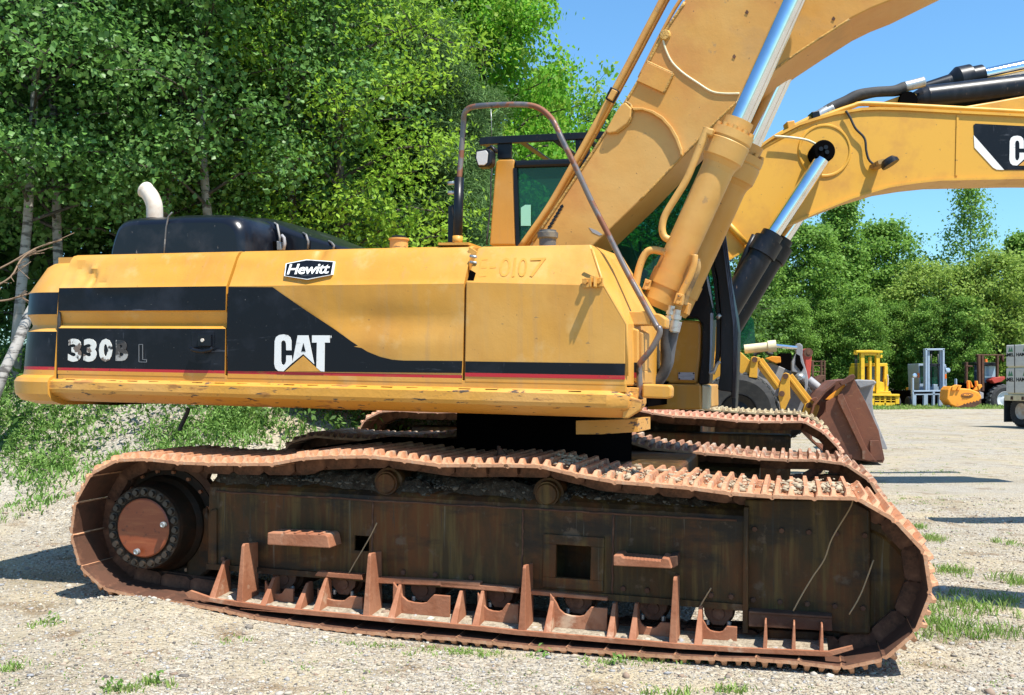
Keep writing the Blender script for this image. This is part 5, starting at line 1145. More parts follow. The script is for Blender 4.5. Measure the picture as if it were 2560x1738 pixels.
stuff(blades('verge_grass', a, b, r2.uniform(.08, .3, 5200)*np.where(b > 51.5, 2.2, np.clip((b-46)/5, .25, 1)), .04, GRM, 4, .6, 7, .25), 'green grass verge under the parked machines at the far side', 'grass')
# big stones
sl_ = []
for i, (px, py, s_) in enumerate(((1276, 1692, .022), (1876, 1595, .0), (240, 1640, .02), (700, 1735, .026), (2350, 1625, .03), (2035, 1690, .028), (1900, 1700, .02), (560, 1500, .03))):
    if not s_: continue
    x0, y0 = gpx(px, py); o = stones('stone', np.array([x0]), np.array([y0]), np.array([s_]), seed=20+i, mat=STM)
    sl_.append(o)
for o, lb in zip(sl_, ('round stone below the middle of the track at the bottom of the photo', 'brown stone left of the sunken track end', 'stone at the bottom edge under the left third of the track', 'pale stone at the right end beside the grass', 'stone in front of the front pad of the track', 'flat stone below the right end of the track', 'stone in the gravel heap by the left end of the roller guard')): o['label'] = lb; o['category'] = 'stone'
# dead branches at left
DB = M('dead_branch', (.20, .13, .08), .9)
def branch(pts, d, lb):
    Pp = [CAMV+ray(*p)*dd for p, dd in zip(pts, d)]
    e = MB().tube(catmull(Pp, 4), .009, 6, rs=None)
    rnd = random.Random(len(lb))
    for k in range(8):
        p = Pp[rnd.randrange(len(Pp)-1)].lerp(Pp[-1], rnd.random()*.6); e.tube([p, p+Vector((rnd.uniform(.05, .25), rnd.uniform(-.1, .1), rnd.uniform(-.12, .16)))], .004, 5)
    o = e.build('dead_branch', DB); o['label'] = lb; o['category'] = 'branch'; o['group'] = 'dead branches behind the counterweight'
branch(q('1', (-60, 640), (60, 580), (200, 500), (350, 450)), (10.5, 10.6, 10.7, 10.8), 'bare dead branch sweeping up to the right, highest behind the counterweight')
branch(q('1', (-60, 730), (60, 660), (120, 560), (200, 500)), (10.3, 10.4, 10.6, 10.7), 'bare forked dead branch at the left edge, middle one')
branch(q('1', (-60, 800), (40, 790), (110, 770), (175, 750)), (10.0, 10.1, 10.1, 10.2), 'bare dead twig with brown tufts, lowest by the counterweight')
# leaning grey trunk lower left
lt_ = MB().tube([CAMV+ray(*p)*d for p, d in zip(q('1', (-60, 1420), (20, 1200), (100, 1030), (160, 880), (260, 700)), (10.6, 10.7, 10.9, 11, 11.2))], .055, 12).build('leaning_trunk', BIRCH)
lt_['label'] = 'grey leaning tree trunk low at the left edge behind the counterweight'; lt_['category'] = 'tree trunk'
# ------------------------------------------------------------ second excavator
T2 = Frame((-1.69, 11.1, .24), 15, .012)
EX2 = empty('crawler_excavator', (.9, 11.5, .1), 'second yellow excavator parked behind the first, arched boom with black white-striped decal', 'excavator', 'crawler excavators parked side by side')
PADP = M('shoe_rust_pale', (.46, .20, .12), .75, layers=[(5, (1, 1, 1), .42, .62, (.55, .34, .22, .9), .8, 5), (16, (1, 1, 1), .52, .64, (.22, .09, .05, .8), .85, 6)], bump=[(60, .4, .006)])
PADM = M('shoe_dry_mud', (.44, .36, .22), .9, layers=[(6, (1, 1, 1), .45, .62, (.12, .07, .04, .9), .85, 6)], bump=[(60, .6, .01)])
SH3 = shoe_mesh('track_shoe', PL*.965, seed=9); SH3.materials.append(PADP); SH3.materials.append(INNER)
SH4 = shoe_mesh('track_shoe', PL*.965, seed=12); SH4.materials.append(PADM); SH4.materials.append(INNER)
C3_ = chain_ring(T2, .33, .37, .02, .07).build('track_chain', RUSTD, EX2); lay_track(T2, 0, loop, NS, SH3, None, C3_)
C4_ = chain_ring(T2, 2.88, 2.92, .02, .07).build('track_chain', RUSTD, EX2); lay_track(T2, 2.55, loop, NS, SH4, None, C4_, adv=.1)
for dv in (.25, 2.8): MB().box(T2, .55, 4.5, dv, dv+.35, .22, .72).build('track_frame', CHASSIS, EX2, bevel=.02)
MB().box(T2, 1.4, 3.6, .6, 2.8, .4, .85).build('car_body', CHASSIS, EX2, bevel=.02)
MB().lathe(T2.P(2.5, 1.65, .8), T2.W, [(0, 0), (0, .7), (.3, .7), (.3, 0)], 40).build('slew_ring', DARK, EX2)
MB().box(T2, -.6, 3.2, .2, 2.3, 1.05, 1.78).build('engine_housing', YFAR, EX2, bevel=.06)
MB().box(T2, -.9, -.55, .3, 3.0, 1.0, 1.75).build('counterweight', YFAR, EX2, bevel=.1)
MB().box(T2, .9, 2.4, 2.2, 3.2, 1.05, 2.2).build('cab', YFAR, EX2, bevel=.06)
MB().box(T2, 1.0, 2.45, 2.17, 3.1, 1.8, 2.15).build('cab_glass', GLASS, EX2)
S2 = Frame((0, 12.4, 0), 0, 0); MB.rs = 1.27
V2 = 1.0
up = q('5', (200, 1400), (430, 1080), (620, 870), (740, 780), (900, 700), (1000, 668), (1100, 640), (1250, 615), (1350, 611), (1500, 615), (1800, 632), (2164, 650))+[(2700, 300), (2960, 330)]
dn = [(2960, 430), (2700, 444)]+q('5', (2164, 1000), (1700, 1010), (1550, 1026), (1400, 1050), (1200, 1110), (1000, 1190), (850, 1260), (700, 1345), (500, 1460), (300, 1640))
BM2 = MB().prism(S2, up+dn, V2, V2+.55).build('boom', YFAR, EX2, bevel=.006)
MB().prism(S2, [(x, y-4) for x, y in up[1:13]]+[(x, y+3) for x, y in up[1:13]][::-1], V2-.03, V2+.58).build('boom_top_flange', YFAR, BM2)
MB().prism(S2, [(x, y-2) for x, y in dn[1:11]]+[(x, y+4) for x, y in dn[1:11]][::-1], V2-.03, V2+.58).build('boom_bottom_flange', YFAR, BM2)
_g = M('grimy_yellow_b', (.36, .215, .07), .75, layers=[(9, (1, 1, 1), .46, .6, (.10, .075, .045, .8), .9, 6)])
MB().prism(S2, q('5', (1785, 650), (1796, 650), (1790, 990), (1778, 990)), V2-.012, V2).build('weld_seam', YFAR, BM2)
dc = MB().prism(S2, q('5', (1880, 705), (1890, 697), (2240, 715), (2560, 730), (2560, 955), (2054, 958), (1883, 762)), V2-.006, V2).build('black_decal', BLACKP, BM2)
MB().prism(S2, q('5', (1881, 762), (2052, 958), (2010, 956), (1990, 945), (1885, 832)), V2-.008, V2-.002).build('white_slash', WHITEP, dc)
catlogo(S2, V2-.010, lambda p: (1600+(2082+(p[0]-532)*.66)/2.2542, (765+(p[1]-821)*.635)/2.2542), dc)
# trunnion disc, pin and hoses
for r_, d_ in ((1, .0), ):
    pc = S2.X((2061, 377), V2); MB().lathe(pc-S2.V*.02, S2.V, [(.02, .275), (0, .265), (0, .25), (.012, .24), (.012, .0)], 56).build('boss_disc', YFAR, BM2)
MB().lathe(S2.X((2061, 377), V2-.32), S2.V, [(0, 0), (0, .095), (.02, .112), (.16, .112), (.3, .10)], 28).build('pin', DARK, BM2)
for dx, dy in ((-8, -5), (7, 3), (4, -9)): MB().lathe(S2.X((2061+dx, 377+dy), V2-.335), S2.V, [(0, 0), (0, .022), (.03, .022)], 8).build('bolt', BLACKM, BM2)
def cyl2(v, dxy=(0, 0), nm='boom_cylinder'):
    X = lambda p: S2.X((p[0]+dxy[0], p[1]+dxy[1]), v)
    a_, b_, c_, e_ = X((2055, 400)), X((1932, 585)), X((1906, 640)), X((1795, 815))
    b = MB().lathe(e_, b_-e_, [(0, .0), (0, .12), ((c_-e_).length, .125), ((c_-e_).length, .15), ((b_-e_).length-.1, .15), ((b_-e_).length-.1, .11), ((b_-e_).length, .11), ((b_-e_).length, 0)], 32).build(nm, BLACKM, EX2)
    MB().lathe(b_, a_-b_, [(-.1, .075), ((a_-b_).length, .075)], 28).build('cylinder_rod', CHROME, b)
    MB().tube([X((1886, 588)), X((1868, 625)), X((1840, 690))], .03, 8).build('oil_pipe', BLACKM, b)
cyl2(V2-.25); cyl2(V2+.6, (26, 12))
MB().tube([S2.X(p, V2-.05) for p in q('5', (470, 1230), (600, 1375))], .03, 8).build('grab_rail', YFAR, BM2)
tb2 = lambda pts, v, r, nm, mat, par=BM2: MB().tube(catmull([S2.X(p, v) for p in pts], 6), r, 10).build(nm, mat, par)
tb2(q('5', (620, 880), (740, 790), (850, 725), (980, 660), (1040, 632)), V2+.1, .030, 'hydraulic_pipe', YFAR)
tb2(q('5', (640, 860), (900, 720), (1080, 640), (1200, 598), (1260, 585), (1500, 596), (1800, 612), (2164, 632), (2500, 650)), V2+.02, .026, 'hydraulic_pipe', YFAR)
tb2(q('5', (1040, 632), (1090, 602), (1160, 570), (1230, 535), (1320, 520), (1430, 512), (1490, 490)), V2+.1, .055, 'hydraulic_hose', RUBBER)
tb2(q('5', (1150, 590), (1230, 555), (1330, 530), (1440, 525), (1500, 515)), V2+.2, .035, 'hydraulic_hose', RUBBER)
tb2(q('5', (1490, 490), (1540, 478), (1600, 462)), V2+.1, .055, 'hose_fitting', STEEL)
tb2(q('5', (1000, 660), (1030, 640), (1085, 612)), V2+.1, .06, 'hose_fitting', STEEL)
for p in ((985, 650), (845, 705)): MB().prism(S2, q('5', (p[0]-18, p[1]-20), (p[0]+25, p[1]-28), (p[0]+35, p[1]+10), (p[0]-8, p[1]+22)), V2-.0, V2+.2).build('pipe_clamp', YFAR if p[0] < 900 else BLACKM, BM2, bevel=.01)
tb2(q('5', (755, 768), (850, 775), (940, 790), (995, 815)), V2-.08, .012, 'grease_pipe', CREAM)
tb2(q('5', (1160, 625), (1185, 665), (1215, 725), (1265, 780), (1275, 850), (1290, 900), (1320, 925), (1350, 912)), V2-.05, .012, 'lamp_wire', RUBBER)
MB().lathe(S2.X(q('5', (1405, 915))[0], V2-.34), (S2.U*.5-S2.W*.9-S2.V*.2), [(-.05, .0), (-.05, .06), (0, .09), (.04, .09), (.04, 0)], 24).build('work_lamp', BLACKM, BM2)
MB().prism(S2, q('5', (1340, 905), (1375, 895), (1400, 905), (1390, 930), (1345, 925)), V2-.3, V2).build('lamp_bracket', GRIME, BM2)
MB().prism(S2, q('5', (1290, 600), (1370, 575), (1480, 535), (1510, 512), (1560, 530), (1560, 575), (1530, 600)), V2+.1, V2+.3).build('cylinder_lug', YFAR, BM2, bevel=.01)
a_, b_ = S2.X((2300, 248), V2+.3), S2.X((2960, 170), V2+.3)
sc = MB().lathe(a_, b_-a_, [(-.08, 0), (-.08, .08), (0, .11), (.08, .13), ((b_-a_).length, .135), ((b_-a_).length, 0)], 36).build('stick_cylinder', BLACKM, EX2)
MB().lathe(S2.X(q('5', (1515, 565))[0], V2+.02), S2.V, [(0, 0), (0, .09), (.3, .09)], 24).build('pin', DARK, sc)
c_, d_ = S2.X((2300, 222), V2+.9), S2.X((2425, 196), V2+.9); e_ = S2.X((2455, 190), V2+.9); g_ = S2.X((2960, 82), V2+.9)
MB().lathe(c_, d_-c_, [(0, .05), ((d_-c_).length*.6, .09), ((d_-c_).length*.75, .15), ((d_-c_).length, .15), ((d_-c_).length, .12), ((e_-c_).length, .12), ((e_-c_).length, 0)], 32).build('stick_cylinder', BLACKM, EX2)
MB().lathe(e_, g_-e_, [(-.1, .075), ((g_-e_).length, .075)], 24).build('cylinder_rod', CHROME, EX2)
MB().prism(S2, q('5', (1760, 610), (2000, 570), (2164, 540), (2400, 520), (2400, 640)), V2+.15, V2+.4).build('stick_bracket', YFAR, BM2, bevel=.02)
MB.rs = 1.0
MB().bar((5.4, 10.3, 2.3), (10.2, 9.9, 3.1), .35, .38).bar((10.2, 9.9, 3.1), (9.6, 13.2, 3.4), .35, .38).build('unseen_stick', YFAR, EX2, bevel=.02)  # unseen bars, added and shaped to throw a shadow band across the yard
# ------------------------------------------------------------ wheel loaders
LF = Frame((0, 19.6, 0), 12, 0)
LD = empty('wheel_loader', (5.0, 19, 0), 'yellow wheel loader with a rusty brown bucket standing beyond the tracks', 'wheel loader', 'wheel loaders parked in the middle of the yard')
TREAD = M('tyre_tread', (.075, .08, .085), .9, layers=[(9, (1, 1, 1), .45, .6, (.17, .17, .16, .8), .95, 5)])
def tyre(F, c, r, w_, par, dv=0, rimmat=CREAM, lugs=36, rim=.5):
    t = MB().lathe(c, F.V, [(.02, r*rim), (.0, r*.62), (-.02, r*.8), (.02, r*.93), (.06, r*.97), (w_-.06, r*.97), (w_-.02, r*.93), (w_, r*.6)], 56).build('tyre', RUBBER, par)
    lg = MB()
    for k in range(lugs):
        an = 2*math.pi*k/lugs
        for (a0, o0, o1) in ((0, .03, w_*.5), (.5, w_*.5, w_-.03)):
            aa = an+a0*2*math.pi/lugs; x = F.U*math.cos(aa)+F.W*math.sin(aa); y = -F.U*math.sin(aa)+F.W*math.cos(aa); h = r*1.9*math.pi/lugs*.32
            lg.poly([c+x*r*.955+y*h+F.V*o0, c+x*r*.955-y*h+F.V*o0, c+x*r*.955-y*h+F.V*o1, c+x*r*.955+y*h+F.V*o1], [c+x*r*1.005+y*h*.8+F.V*o0, c+x*r*1.005-y*h*.8+F.V*o0, c+x*r*1.005-y*h*.8+F.V*o1, c+x*r*1.005+y*h*.8+F.V*o1])
    lg.build('tread', TREAD, t)
    MB().lathe(c, F.V, [(.03, r*rim), (.0, r*rim*.98), (.06, r*rim*.9), (.10, r*rim*.55), (.08, r*rim*.3), (.06, 0)], 40).build('rim', rimmat, t)
    return t
wc = LF.X((1846, 1030), 0); rw = 100/2600*wc.y
tyre(LF, wc, rw, .55, LD, rimmat=BLACKM, rim=.46); tyre(LF, wc+LF.V*2.0, rw, .55, LD, rimmat=BLACKM); tyre(LF, wc-LF.U*3.0, rw, .55, LD, rimmat=BLACKM); tyre(LF, wc-LF.U*3+LF.V*2, rw, .55, LD, rimmat=BLACKM)
gp = lambda name, mat, v0, v1, *pts, par=None, bev=.01: MB().prism(LF, q('G', *pts), v0, v1).build(name, mat, par or LD, bevel=bev)
gp('front_frame', YFAR, .7, 1.8, (-300, 330), (130, 180), (260, 290), (250, 440), (220, 600), (-300, 600))
gp('fender', YFAR, .1, .7, (60, 200), (140, 180), (270, 300), (245, 445), (140, 450), (60, 430))
gp('lever', YFAR, .0, .2, (268, 245), (300, 236), (375, 252), (380, 290), (345, 300), (340, 490), (242, 478))
for pts, w_ in ((((355, 285), (590, 600)), .09), (((700, 470), (935, 775)), .09)):
    p, r_ = [LF.X(z_, .1) for z_ in q('G', *pts)]; MB().bar(p, r_, .08, .17).bar(p+LF.W*.0-LF.V*.06, r_-LF.V*.06, .03, .05).build('link_bar', YFAR, LD, bevel=.01)
gp('bell_crank', YFAR, .0, .12, (640, 440), (670, 425), (715, 440), (722, 700), (725, 720), (660, 860), (612, 852), (585, 700), (595, 600))
for x, y in ((668, 467), (625, 670), (310, 275), (938, 806)): MB().lathe(LF.X(q('G', (x, y))[0], -.03), LF.V, [(0, 0), (0, .05), (.04, .05)], 16).build('pin', RUSTD, LD)
gp('lift_arm', YFAR, .0, .14, (890, 790), (960, 745), (1050, 760), (1062, 830), (1030, 920), (1000, 1050), (960, 1115), (850, 1040), (838, 980))
p, r_ = [LF.X(z_, .5) for z_ in q('G', (190, 155), (560, 115))]; lc_ = MB().lathe(p, r_-p, [(0, 0), (0, .085), ((r_-p).length-.15, .085), ((r_-p).length-.15, .11), ((r_-p).length, .11), ((r_-p).length, 0)], 28).build('lift_cylinder', CREAM, LD)
r2_ = LF.X(q('G', (800, 140))[0], .5); MB().lathe(r_, r2_-r_, [(-.1, .035), ((r2_-r_).length, .035)], 20).build('cylinder_rod', CHROME, lc_)
# rusty bucket
side = q('G', (1436, 488), (1470, 505), (1500, 585), (1600, 770), (1748, 1100), (1818, 1430), (1795, 1475), (1500, 1440), (1330, 1390), (1230, 1320), (1010, 1110), (1060, 950), (1130, 880), (1135, 765), (1275, 688))
BK = MB().prism(LF, side, -.35, -.31).build('bucket', BUCKR, LD, bevel=.006, label='rusty brown loader bucket')
side2 = MB().prism(LF, side, -.35, -.31); bmesh.ops.translate(side2.bm, verts=side2.bm.verts, vec=LF.V*2.5); side2.build('side_plate', BUCKR, BK)
shell = q('G', (1430, 500), (1270, 520), (1120, 640), (990, 800), (930, 1000), (960, 1200), (1100, 1340), (1330, 1390), (1560, 1430), (1800, 1470))
sh = MB(); pp = [LF.X(p, -.33) for p in shell]
for a_, b_ in zip(pp, pp[1:]):
    nn_ = (b_-a_).cross(LF.V).normalized()*.03; sh.poly([a_, b_, b_+LF.V*2.5, a_+LF.V*2.5], [a_+nn_, b_+nn_, b_+nn_+LF.V*2.5, a_+nn_+LF.V*2.5])
sh.build('shell', BUCKR, BK)
bp = lambda name, *pts, v=-.38, d=.04: MB().prism(LF, q('G', *pts), v, v+d).build(name, BUCKR, BK, bevel=.006)
bp('rib', (1275, 690), (1330, 668), (1600, 1290), (1710, 1440), (1640, 1450), (1560, 1430), (1555, 1330), (1270, 740), v=-.43, d=.09)
bp('corner_plate', (1645, 1215), (1752, 1212), (1800, 1440), (1720, 1445), (1650, 1370)); bp('corner_plate', (1285, 1375), (1440, 1380), (1440, 1430), (1330, 1420)); bp('corner_plate', (1590, 1390), (1690, 1390), (1730, 1460), (1600, 1455))
bp('top_lug', (1300, 545), (1420, 455), (1460, 445), (1480, 480), (1440, 520), (1370, 560), (1320, 575), v=-.42, d=.2)
bp('hinge', (960, 740), (1010, 712), (1130, 745), (1130, 765), (1080, 770), (1062, 810), (990, 760), v=-.1, d=.2)
gp('brace', ORANGE, -.3, -.2, (1130, 740), (1180, 690), (1350, 558), (1372, 580), (1275, 690), (1180, 745))
# loader cab seen past the black guard
lcab = MB().prism(LF, [(1846, 790), (1872, 786), (1884, 800), (1890, 868), (1846, 872)], .8, 1.9).build('cab_glass', GLASS, LD)
MB().prism(LF, [(1780, 782), (1850, 777), (1876, 781), (1878, 788), (1780, 790)], .7, 2.0).prism(LF, [(1780, 786), (1850, 786), (1852, 868), (1846, 900), (1780, 900)], .9, 1.8).build('cab', YFAR, LD, bevel=.03)
MB().prism(LF, [(1850, 800), (1860, 800), (1862, 815), (1851, 816)], .5, .55).build('mirror', BLACKM, LD)
# second loader: grey linkage and grey bucket behind
L2 = empty('wheel_loader', (8.2, 21.6, 0), 'grey loader with grey linkage and wide grey bucket half hidden behind the rusty bucket', 'wheel loader', 'wheel loaders parked in the middle of the yard')
g2 = lambda name, mat, v0, v1, *pts, par=None: MB().prism(LF, q('G', *pts), v0, v1).build(name, mat, par or L2, bevel=.012)
g2('front_frame', GREYM, 1.9, 2.1, (300, 440), (380, 285), (500, 310), (640, 370), (720, 410), (860, 425), (900, 470), (925, 560), (900, 680), (860, 900), (830, 960), (700, 850), (620, 700), (300, 700))
g2('linkage_arm', GREYM, 1.6, 1.9, (780, 120), (800, 90), (835, 84), (865, 110), (868, 160), (862, 230), (880, 310), (915, 420), (930, 500), (925, 600), (900, 670), (880, 660), (890, 560), (860, 440), (740, 415), (740, 300), (790, 200))
g2('linkage_recess', DARK, 1.58, 1.6, (790, 205), (835, 230), (850, 310), (880, 370), (850, 415), (780, 330))
g2('linkage_recess', DARK, 1.57, 1.6, (805, 545), (860, 560), (895, 600), (880, 640), (840, 640))
MB().lathe(LF.X(q('G', (838, 487))[0], 1.45), LF.V, [(0, 0), (0, .04), (.04, .045), (.06, .07), (.12, .10), (.2, .10)], 28).build('pin', STEEL, L2)
g2('hydraulic_block', ORANGE, 1.8, 2.2, (430, 260), (510, 235), (610, 240), (615, 310), (560, 320), (480, 285)); g2('rear_frame', DARK, 2.1, 3.0, (600, 200), (740, 200), (745, 400), (640, 380), (580, 330))
MB().tube(catmull([LF.X(p, 1.7) for p in q('G', (300, 230), (350, 185), (420, 165), (470, 200), (520, 215))], 5), .035, 8).build('hose', RUBBER, L2)
p, r_ = [LF.X(z_, 1.9) for z_ in q('G', (930, 510), (1040, 600))]; MB().lathe(p, r_-p, [(0, 0), (0, .09), ((r_-p).length, .09), ((r_-p).length, 0)], 24).build('tilt_cylinder', GREYM, L2)
gs = q('G', (1480, 512), (1700, 518), (1722, 540), (1700, 570), (1682, 620), (1672, 760), (1690, 900), (1850, 1300), (1840, 1320), (1700, 1290), (1500, 1200), (1300, 900), (1300, 600))
GB = MB().prism(LF, gs, 1.55, 1.6).build('bucket', GREYM, L2, bevel=.01, label='grey loader bucket')
MB().prism(LF, q('G', (1470, 515), (1520, 505), (1700, 515), (1722, 545), (1690, 568), (1530, 612), (1490, 560)), 1.2, 1.55).prism(LF, q('G', (1480, 512), (1700, 518), (1700, 545), (1490, 545)), 1.6, 4.0).build('bucket_lip', GREYM, GB, bevel=.02)
g2('wheel_guard', GREYM, 2.3, 2.6, (640, 900), (860, 880), (840, 1000), (700, 1000))
tyre(LF, LF.X(q('G', (560, 800))[0], 2.0)+LF.V*.3, .75, .5, L2, rimmat=GREYM)
# red arm and small dark lift in the distance
RF = Frame((0, 30, 0), 0, 0)
RA = empty('crane_arm', (7.9, 30, 0), 'red steel crane arm with a round pin boss behind the grey linkage', 'crane arm')
MB().prism(RF, q('G', (888, 175), (905, 150), (935, 140), (970, 155), (985, 185), (975, 225), (970, 320), (955, 500), (950, 700), (925, 700), (900, 480), (895, 260)), 0, .35).build('arm', REDM, RA, bevel=.03)
MB().lathe(RF.X(q('G', (936, 192))[0], -.05), RF.V, [(0, 0), (0, .06), (.02, .06), (.02, .13), (.05, .13)], 28).build('pin_boss', RUSTD, RA)
RA2 = MB().prism(RF, q('G', (985, 540), (1090, 450), (1135, 460), (1125, 490), (1060, 555), (1000, 620)), 0, .4).build('scrap_plate', RUSTD, bevel=.02); RA2['label'] = 'toothed rusty steel piece lying between the grey linkage and the rusty bucket'; RA2['category'] = 'scrap'
YF = Frame((0, 50, 0), 0, 0)
FL3 = empty('forklift', ((2043-CX)/FPX*50, 50, float(gz(14.6, 50))), 'dark brown forklift mast farthest left in the far row, half hidden by the rusty bucket', 'forklift')
yp = lambda par, name, mat, v0, v1, *pts, c='H', bev=.02: MB().prism(YF, q(c, *pts), v0, v1).build(name, mat, par, bevel=bev)
for x in (975, 1075, 1112): yp(FL3, 'mast_rail', RUSTD, 0, .15, (x, 285), (x+22, 285), (x+22, 800), (x, 800), c='G')
for y in (290, 340, 410, 470): yp(FL3, 'cross_bar', RUSTD, .02, .1, (975, y), (1130, y), (1130, y+12), (975, y+12), c='G')
yp(FL3, 'chassis', DARK, .3, 2.0, (960, 600), (1140, 600), (1140, 850), (960, 850), c='G')
# ---- yellow forklift
FL1 = empty('forklift', ((2205-CX)/FPX*50, 50, .12), 'bright yellow forklift with tall twin mast and enclosed cab, in the far row', 'forklift')
DGL = M('dark_blue_glass', (.03, .05, .08), .1, spec=.8)
BY = YBRIGHT
yp(FL1, 'mast_rail', BY, 0, .25, (265, 190), (312, 190), (312, 730), (265, 730)); yp(FL1, 'mast_rail', BY, 0, .25, (458, 190), (505, 190), (505, 730), (458, 730))
yp(FL1, 'lift_cylinder', BY, .05, .25, (372, 265), (402, 265), (402, 560), (372, 560)); yp(FL1, 'mast_crosshead', BY, -.1, .3, (205, 182), (380, 178), (540, 188), (540, 215), (205, 210)); yp(FL1, 'mast_crosshead', BY, .0, .2, (295, 215), (480, 215), (480, 245), (295, 245))
yp(FL1, 'side_bracket', BY, 0, .2, (505, 240), (538, 240), (538, 280), (505, 275)); yp(FL1, 'side_bracket', BY, 0, .2, (180, 210), (230, 210), (225, 240), (185, 235))
for x in (192, 212): MB().tube([YF.X(p, .05) for p in q('H', (x, 235), (x, 560))], .025, 6).build('lift_chain', BLACKM, FL1)
cb1 = MB()
for pts in (((255, 345), (600, 345), (600, 385), (255, 385)), ((240, 385), (310, 385), (310, 720), (200, 720), (200, 640)), ((350, 385), (372, 385), (372, 720), (350, 720)), ((562, 385), (605, 385), (612, 720), (556, 720)), ((400, 550), (560, 590), (560, 720), (400, 720)), ((310, 550), (350, 550), (350, 720), (310, 720)), ((490, 385), (510, 385), (505, 600), (490, 600))): cb1.prism(YF, q('H', *pts), .5, 1.9)
cb1.build('cab', BY, FL1, bevel=.02)
yp(FL1, 'cab_window', DGL, .7, 1.8, (305, 380), (565, 380), (565, 600), (305, 560), bev=0)
MB().tube(catmull([YF.X(p, .4) for p in q('H', (600, 490), (607, 560), (600, 640))], 4), .03, 6).build('grab_handle', PIPEM, FL1)
yp(FL1, 'fork_carriage', BY, -.3, .0, (400, 730), (755, 735), (755, 765), (400, 760)); yp(FL1, 'hood', BY, .2, 2.5, (400, 690), (640, 700), (650, 740), (400, 740))
cr1 = MB()
for pts in (((400, 765), (440, 765), (430, 890), (400, 880)), ((700, 765), (750, 765), (750, 860), (705, 860)), ((440, 840), (700, 845), (690, 900), (440, 895)), ((560, 765), (585, 765), (580, 930), (560, 930)), ((440, 780), (700, 782), (700, 790), (440, 790)), ((440, 810), (700, 812), (700, 820), (440, 820)), ((500, 765), (512, 765), (512, 845), (500, 845)), ((640, 765), (652, 765), (652, 845), (640, 845))): cr1.prism(YF, q('H', *pts), -.25, .0)
cr1.build('carriage_frame', BY, FL1, bevel=.01)
yp(FL1, 'underbody', DARK, .1, 2.5, (400, 760), (745, 760), (745, 905), (400, 905)); 
for x in (440, 715): MB().lathe(YF.X(q('H', (x, 850))[0], .1), YF.U, [(-.15, 0), (-.15, .3), (.1, .3), (.1, 0)], 28).build('wheel', RUBBER, FL1)
# ---- blue-grey forklift
FL2 = empty('forklift', ((2335-CX)/FPX*50, 50, .12), 'blue-grey forklift with tall mast, round mirrors and orange lamps, in the far row', 'forklift')
BGm = BLUEG
for x in (1080, 1110, 1265, 1297): yp(FL2, 'mast_rail', BGm, 0 if x in (1080, 1297) else .1, .3, (x, 160), (x+26, 160), (x+26, 690), (x, 690))
yp(FL2, 'mast_crosshead', BGm, .0, .25, (1075, 160), (1325, 158), (1325, 182), (1075, 184)); yp(FL2, 'mast_crossbar', BLACKM, .1, .2, (1130, 350), (1265, 350), (1265, 380), (1130, 380))
for x in (1150, 1238): MB().tube([YF.X(p, .1) for p in q('H', (x, 185), (x+3, 640))], .03, 6).build('lift_chain', BLACKM, FL2)
cb2 = MB()
for pts in (((990, 350), (1340, 360), (1340, 385), (1005, 380)), ((990, 350), (1008, 380), (1020, 600), (1000, 600)), ((1325, 380), (1345, 380), (1350, 660), (1330, 660)), ((1000, 600), (1345, 620), (1345, 690), (1000, 690))): cb2.prism(YF, q('H', *pts), .6, 2.0)
cb2.build('cab', BGm, FL2, bevel=.02)
yp(FL2, 'cab_glass', GLASS, .8, .85, (1010, 385), (1325, 385), (1325, 610), (1015, 600), bev=0); yp(FL2, 'seat', M('blue_seat', (.12, .22, .36), .7), 1.2, 1.5, (1130, 555), (1240, 550), (1245, 660), (1125, 660), bev=.05)
yp(FL2, 'document', WHITEP, 1.1, 1.15, (1185, 600), (1215, 600), (1215, 625), (1185, 625), bev=0)
cf = MB()
for pts in (((920, 688), (1360, 682), (1365, 705), (920, 708)), ((930, 735), (1360, 728), (1360, 745), (930, 748)), ((915, 530), (935, 530), (935, 740), (915, 740)), ((1465, 540), (1480, 545), (1480, 640), (1465, 640)), ((918, 735), (965, 735), (962, 950), (918, 950)), ((1172, 700), (1200, 700), (1198, 930), (1174, 930)), ((1398, 860), (1445, 860), (1442, 965), (1402, 965)), ((960, 885), (1440, 880), (1440, 935), (960, 930)), ((1060, 740), (1110, 740), (1110, 885), (1060, 885)), ((1250, 740), (1300, 740), (1300, 885), (1250, 885))): cf.prism(YF, q('H', *pts), -.35, -.15)
cf.build('fork_carriage', BGm, FL2, bevel=.012)
for x in (918, 1400): yp(FL2, 'fork', BGm, -1.5, -.3, (x, 945), (x+45, 945), (x+48, 958), (x, 958), bev=.005)
yp(FL2, 'chassis', DARK, .0, 2.4, (880, 690), (1365, 690), (1380, 920), (870, 930)); yp(FL2, 'rear_body', ORANGE, 2.4, 2.8, (868, 655), (1000, 655), (1000, 740), (868, 740))
for x in (890, 1420): MB().lathe(YF.X(q('H', (x, 860))[0], .1), YF.U, [(-.15, 0), (-.15, .36), (.1, .36), (.1, 0)], 28).build('wheel', RUBBER, FL2)
for x, y in ((948, 502), (1365, 435)): MB().lathe(YF.X(q('H', (x, y))[0], .4), YF.V, [(-.04, 0), (-.03, .09), (.0, .12), (.06, .12), (.1, 0)], 24).build('mirror', M('mirror_face', (.5, .6, .72), .15, .6) if x < 1000 else bpy.data.materials['mirror_face'], FL2)
for x, y in ((990, 498), (1330, 510)): MB().lathe(YF.X(q('H', (x, y))[0], .45), YF.W, [(-.11, 0), (-.11, .055), (.11, .055), (.11, 0)], 16).build('signal_lamp', M('orange_lens', (.8, .16, .02), .3) if x < 1000 else bpy.data.materials['orange_lens'], FL2)
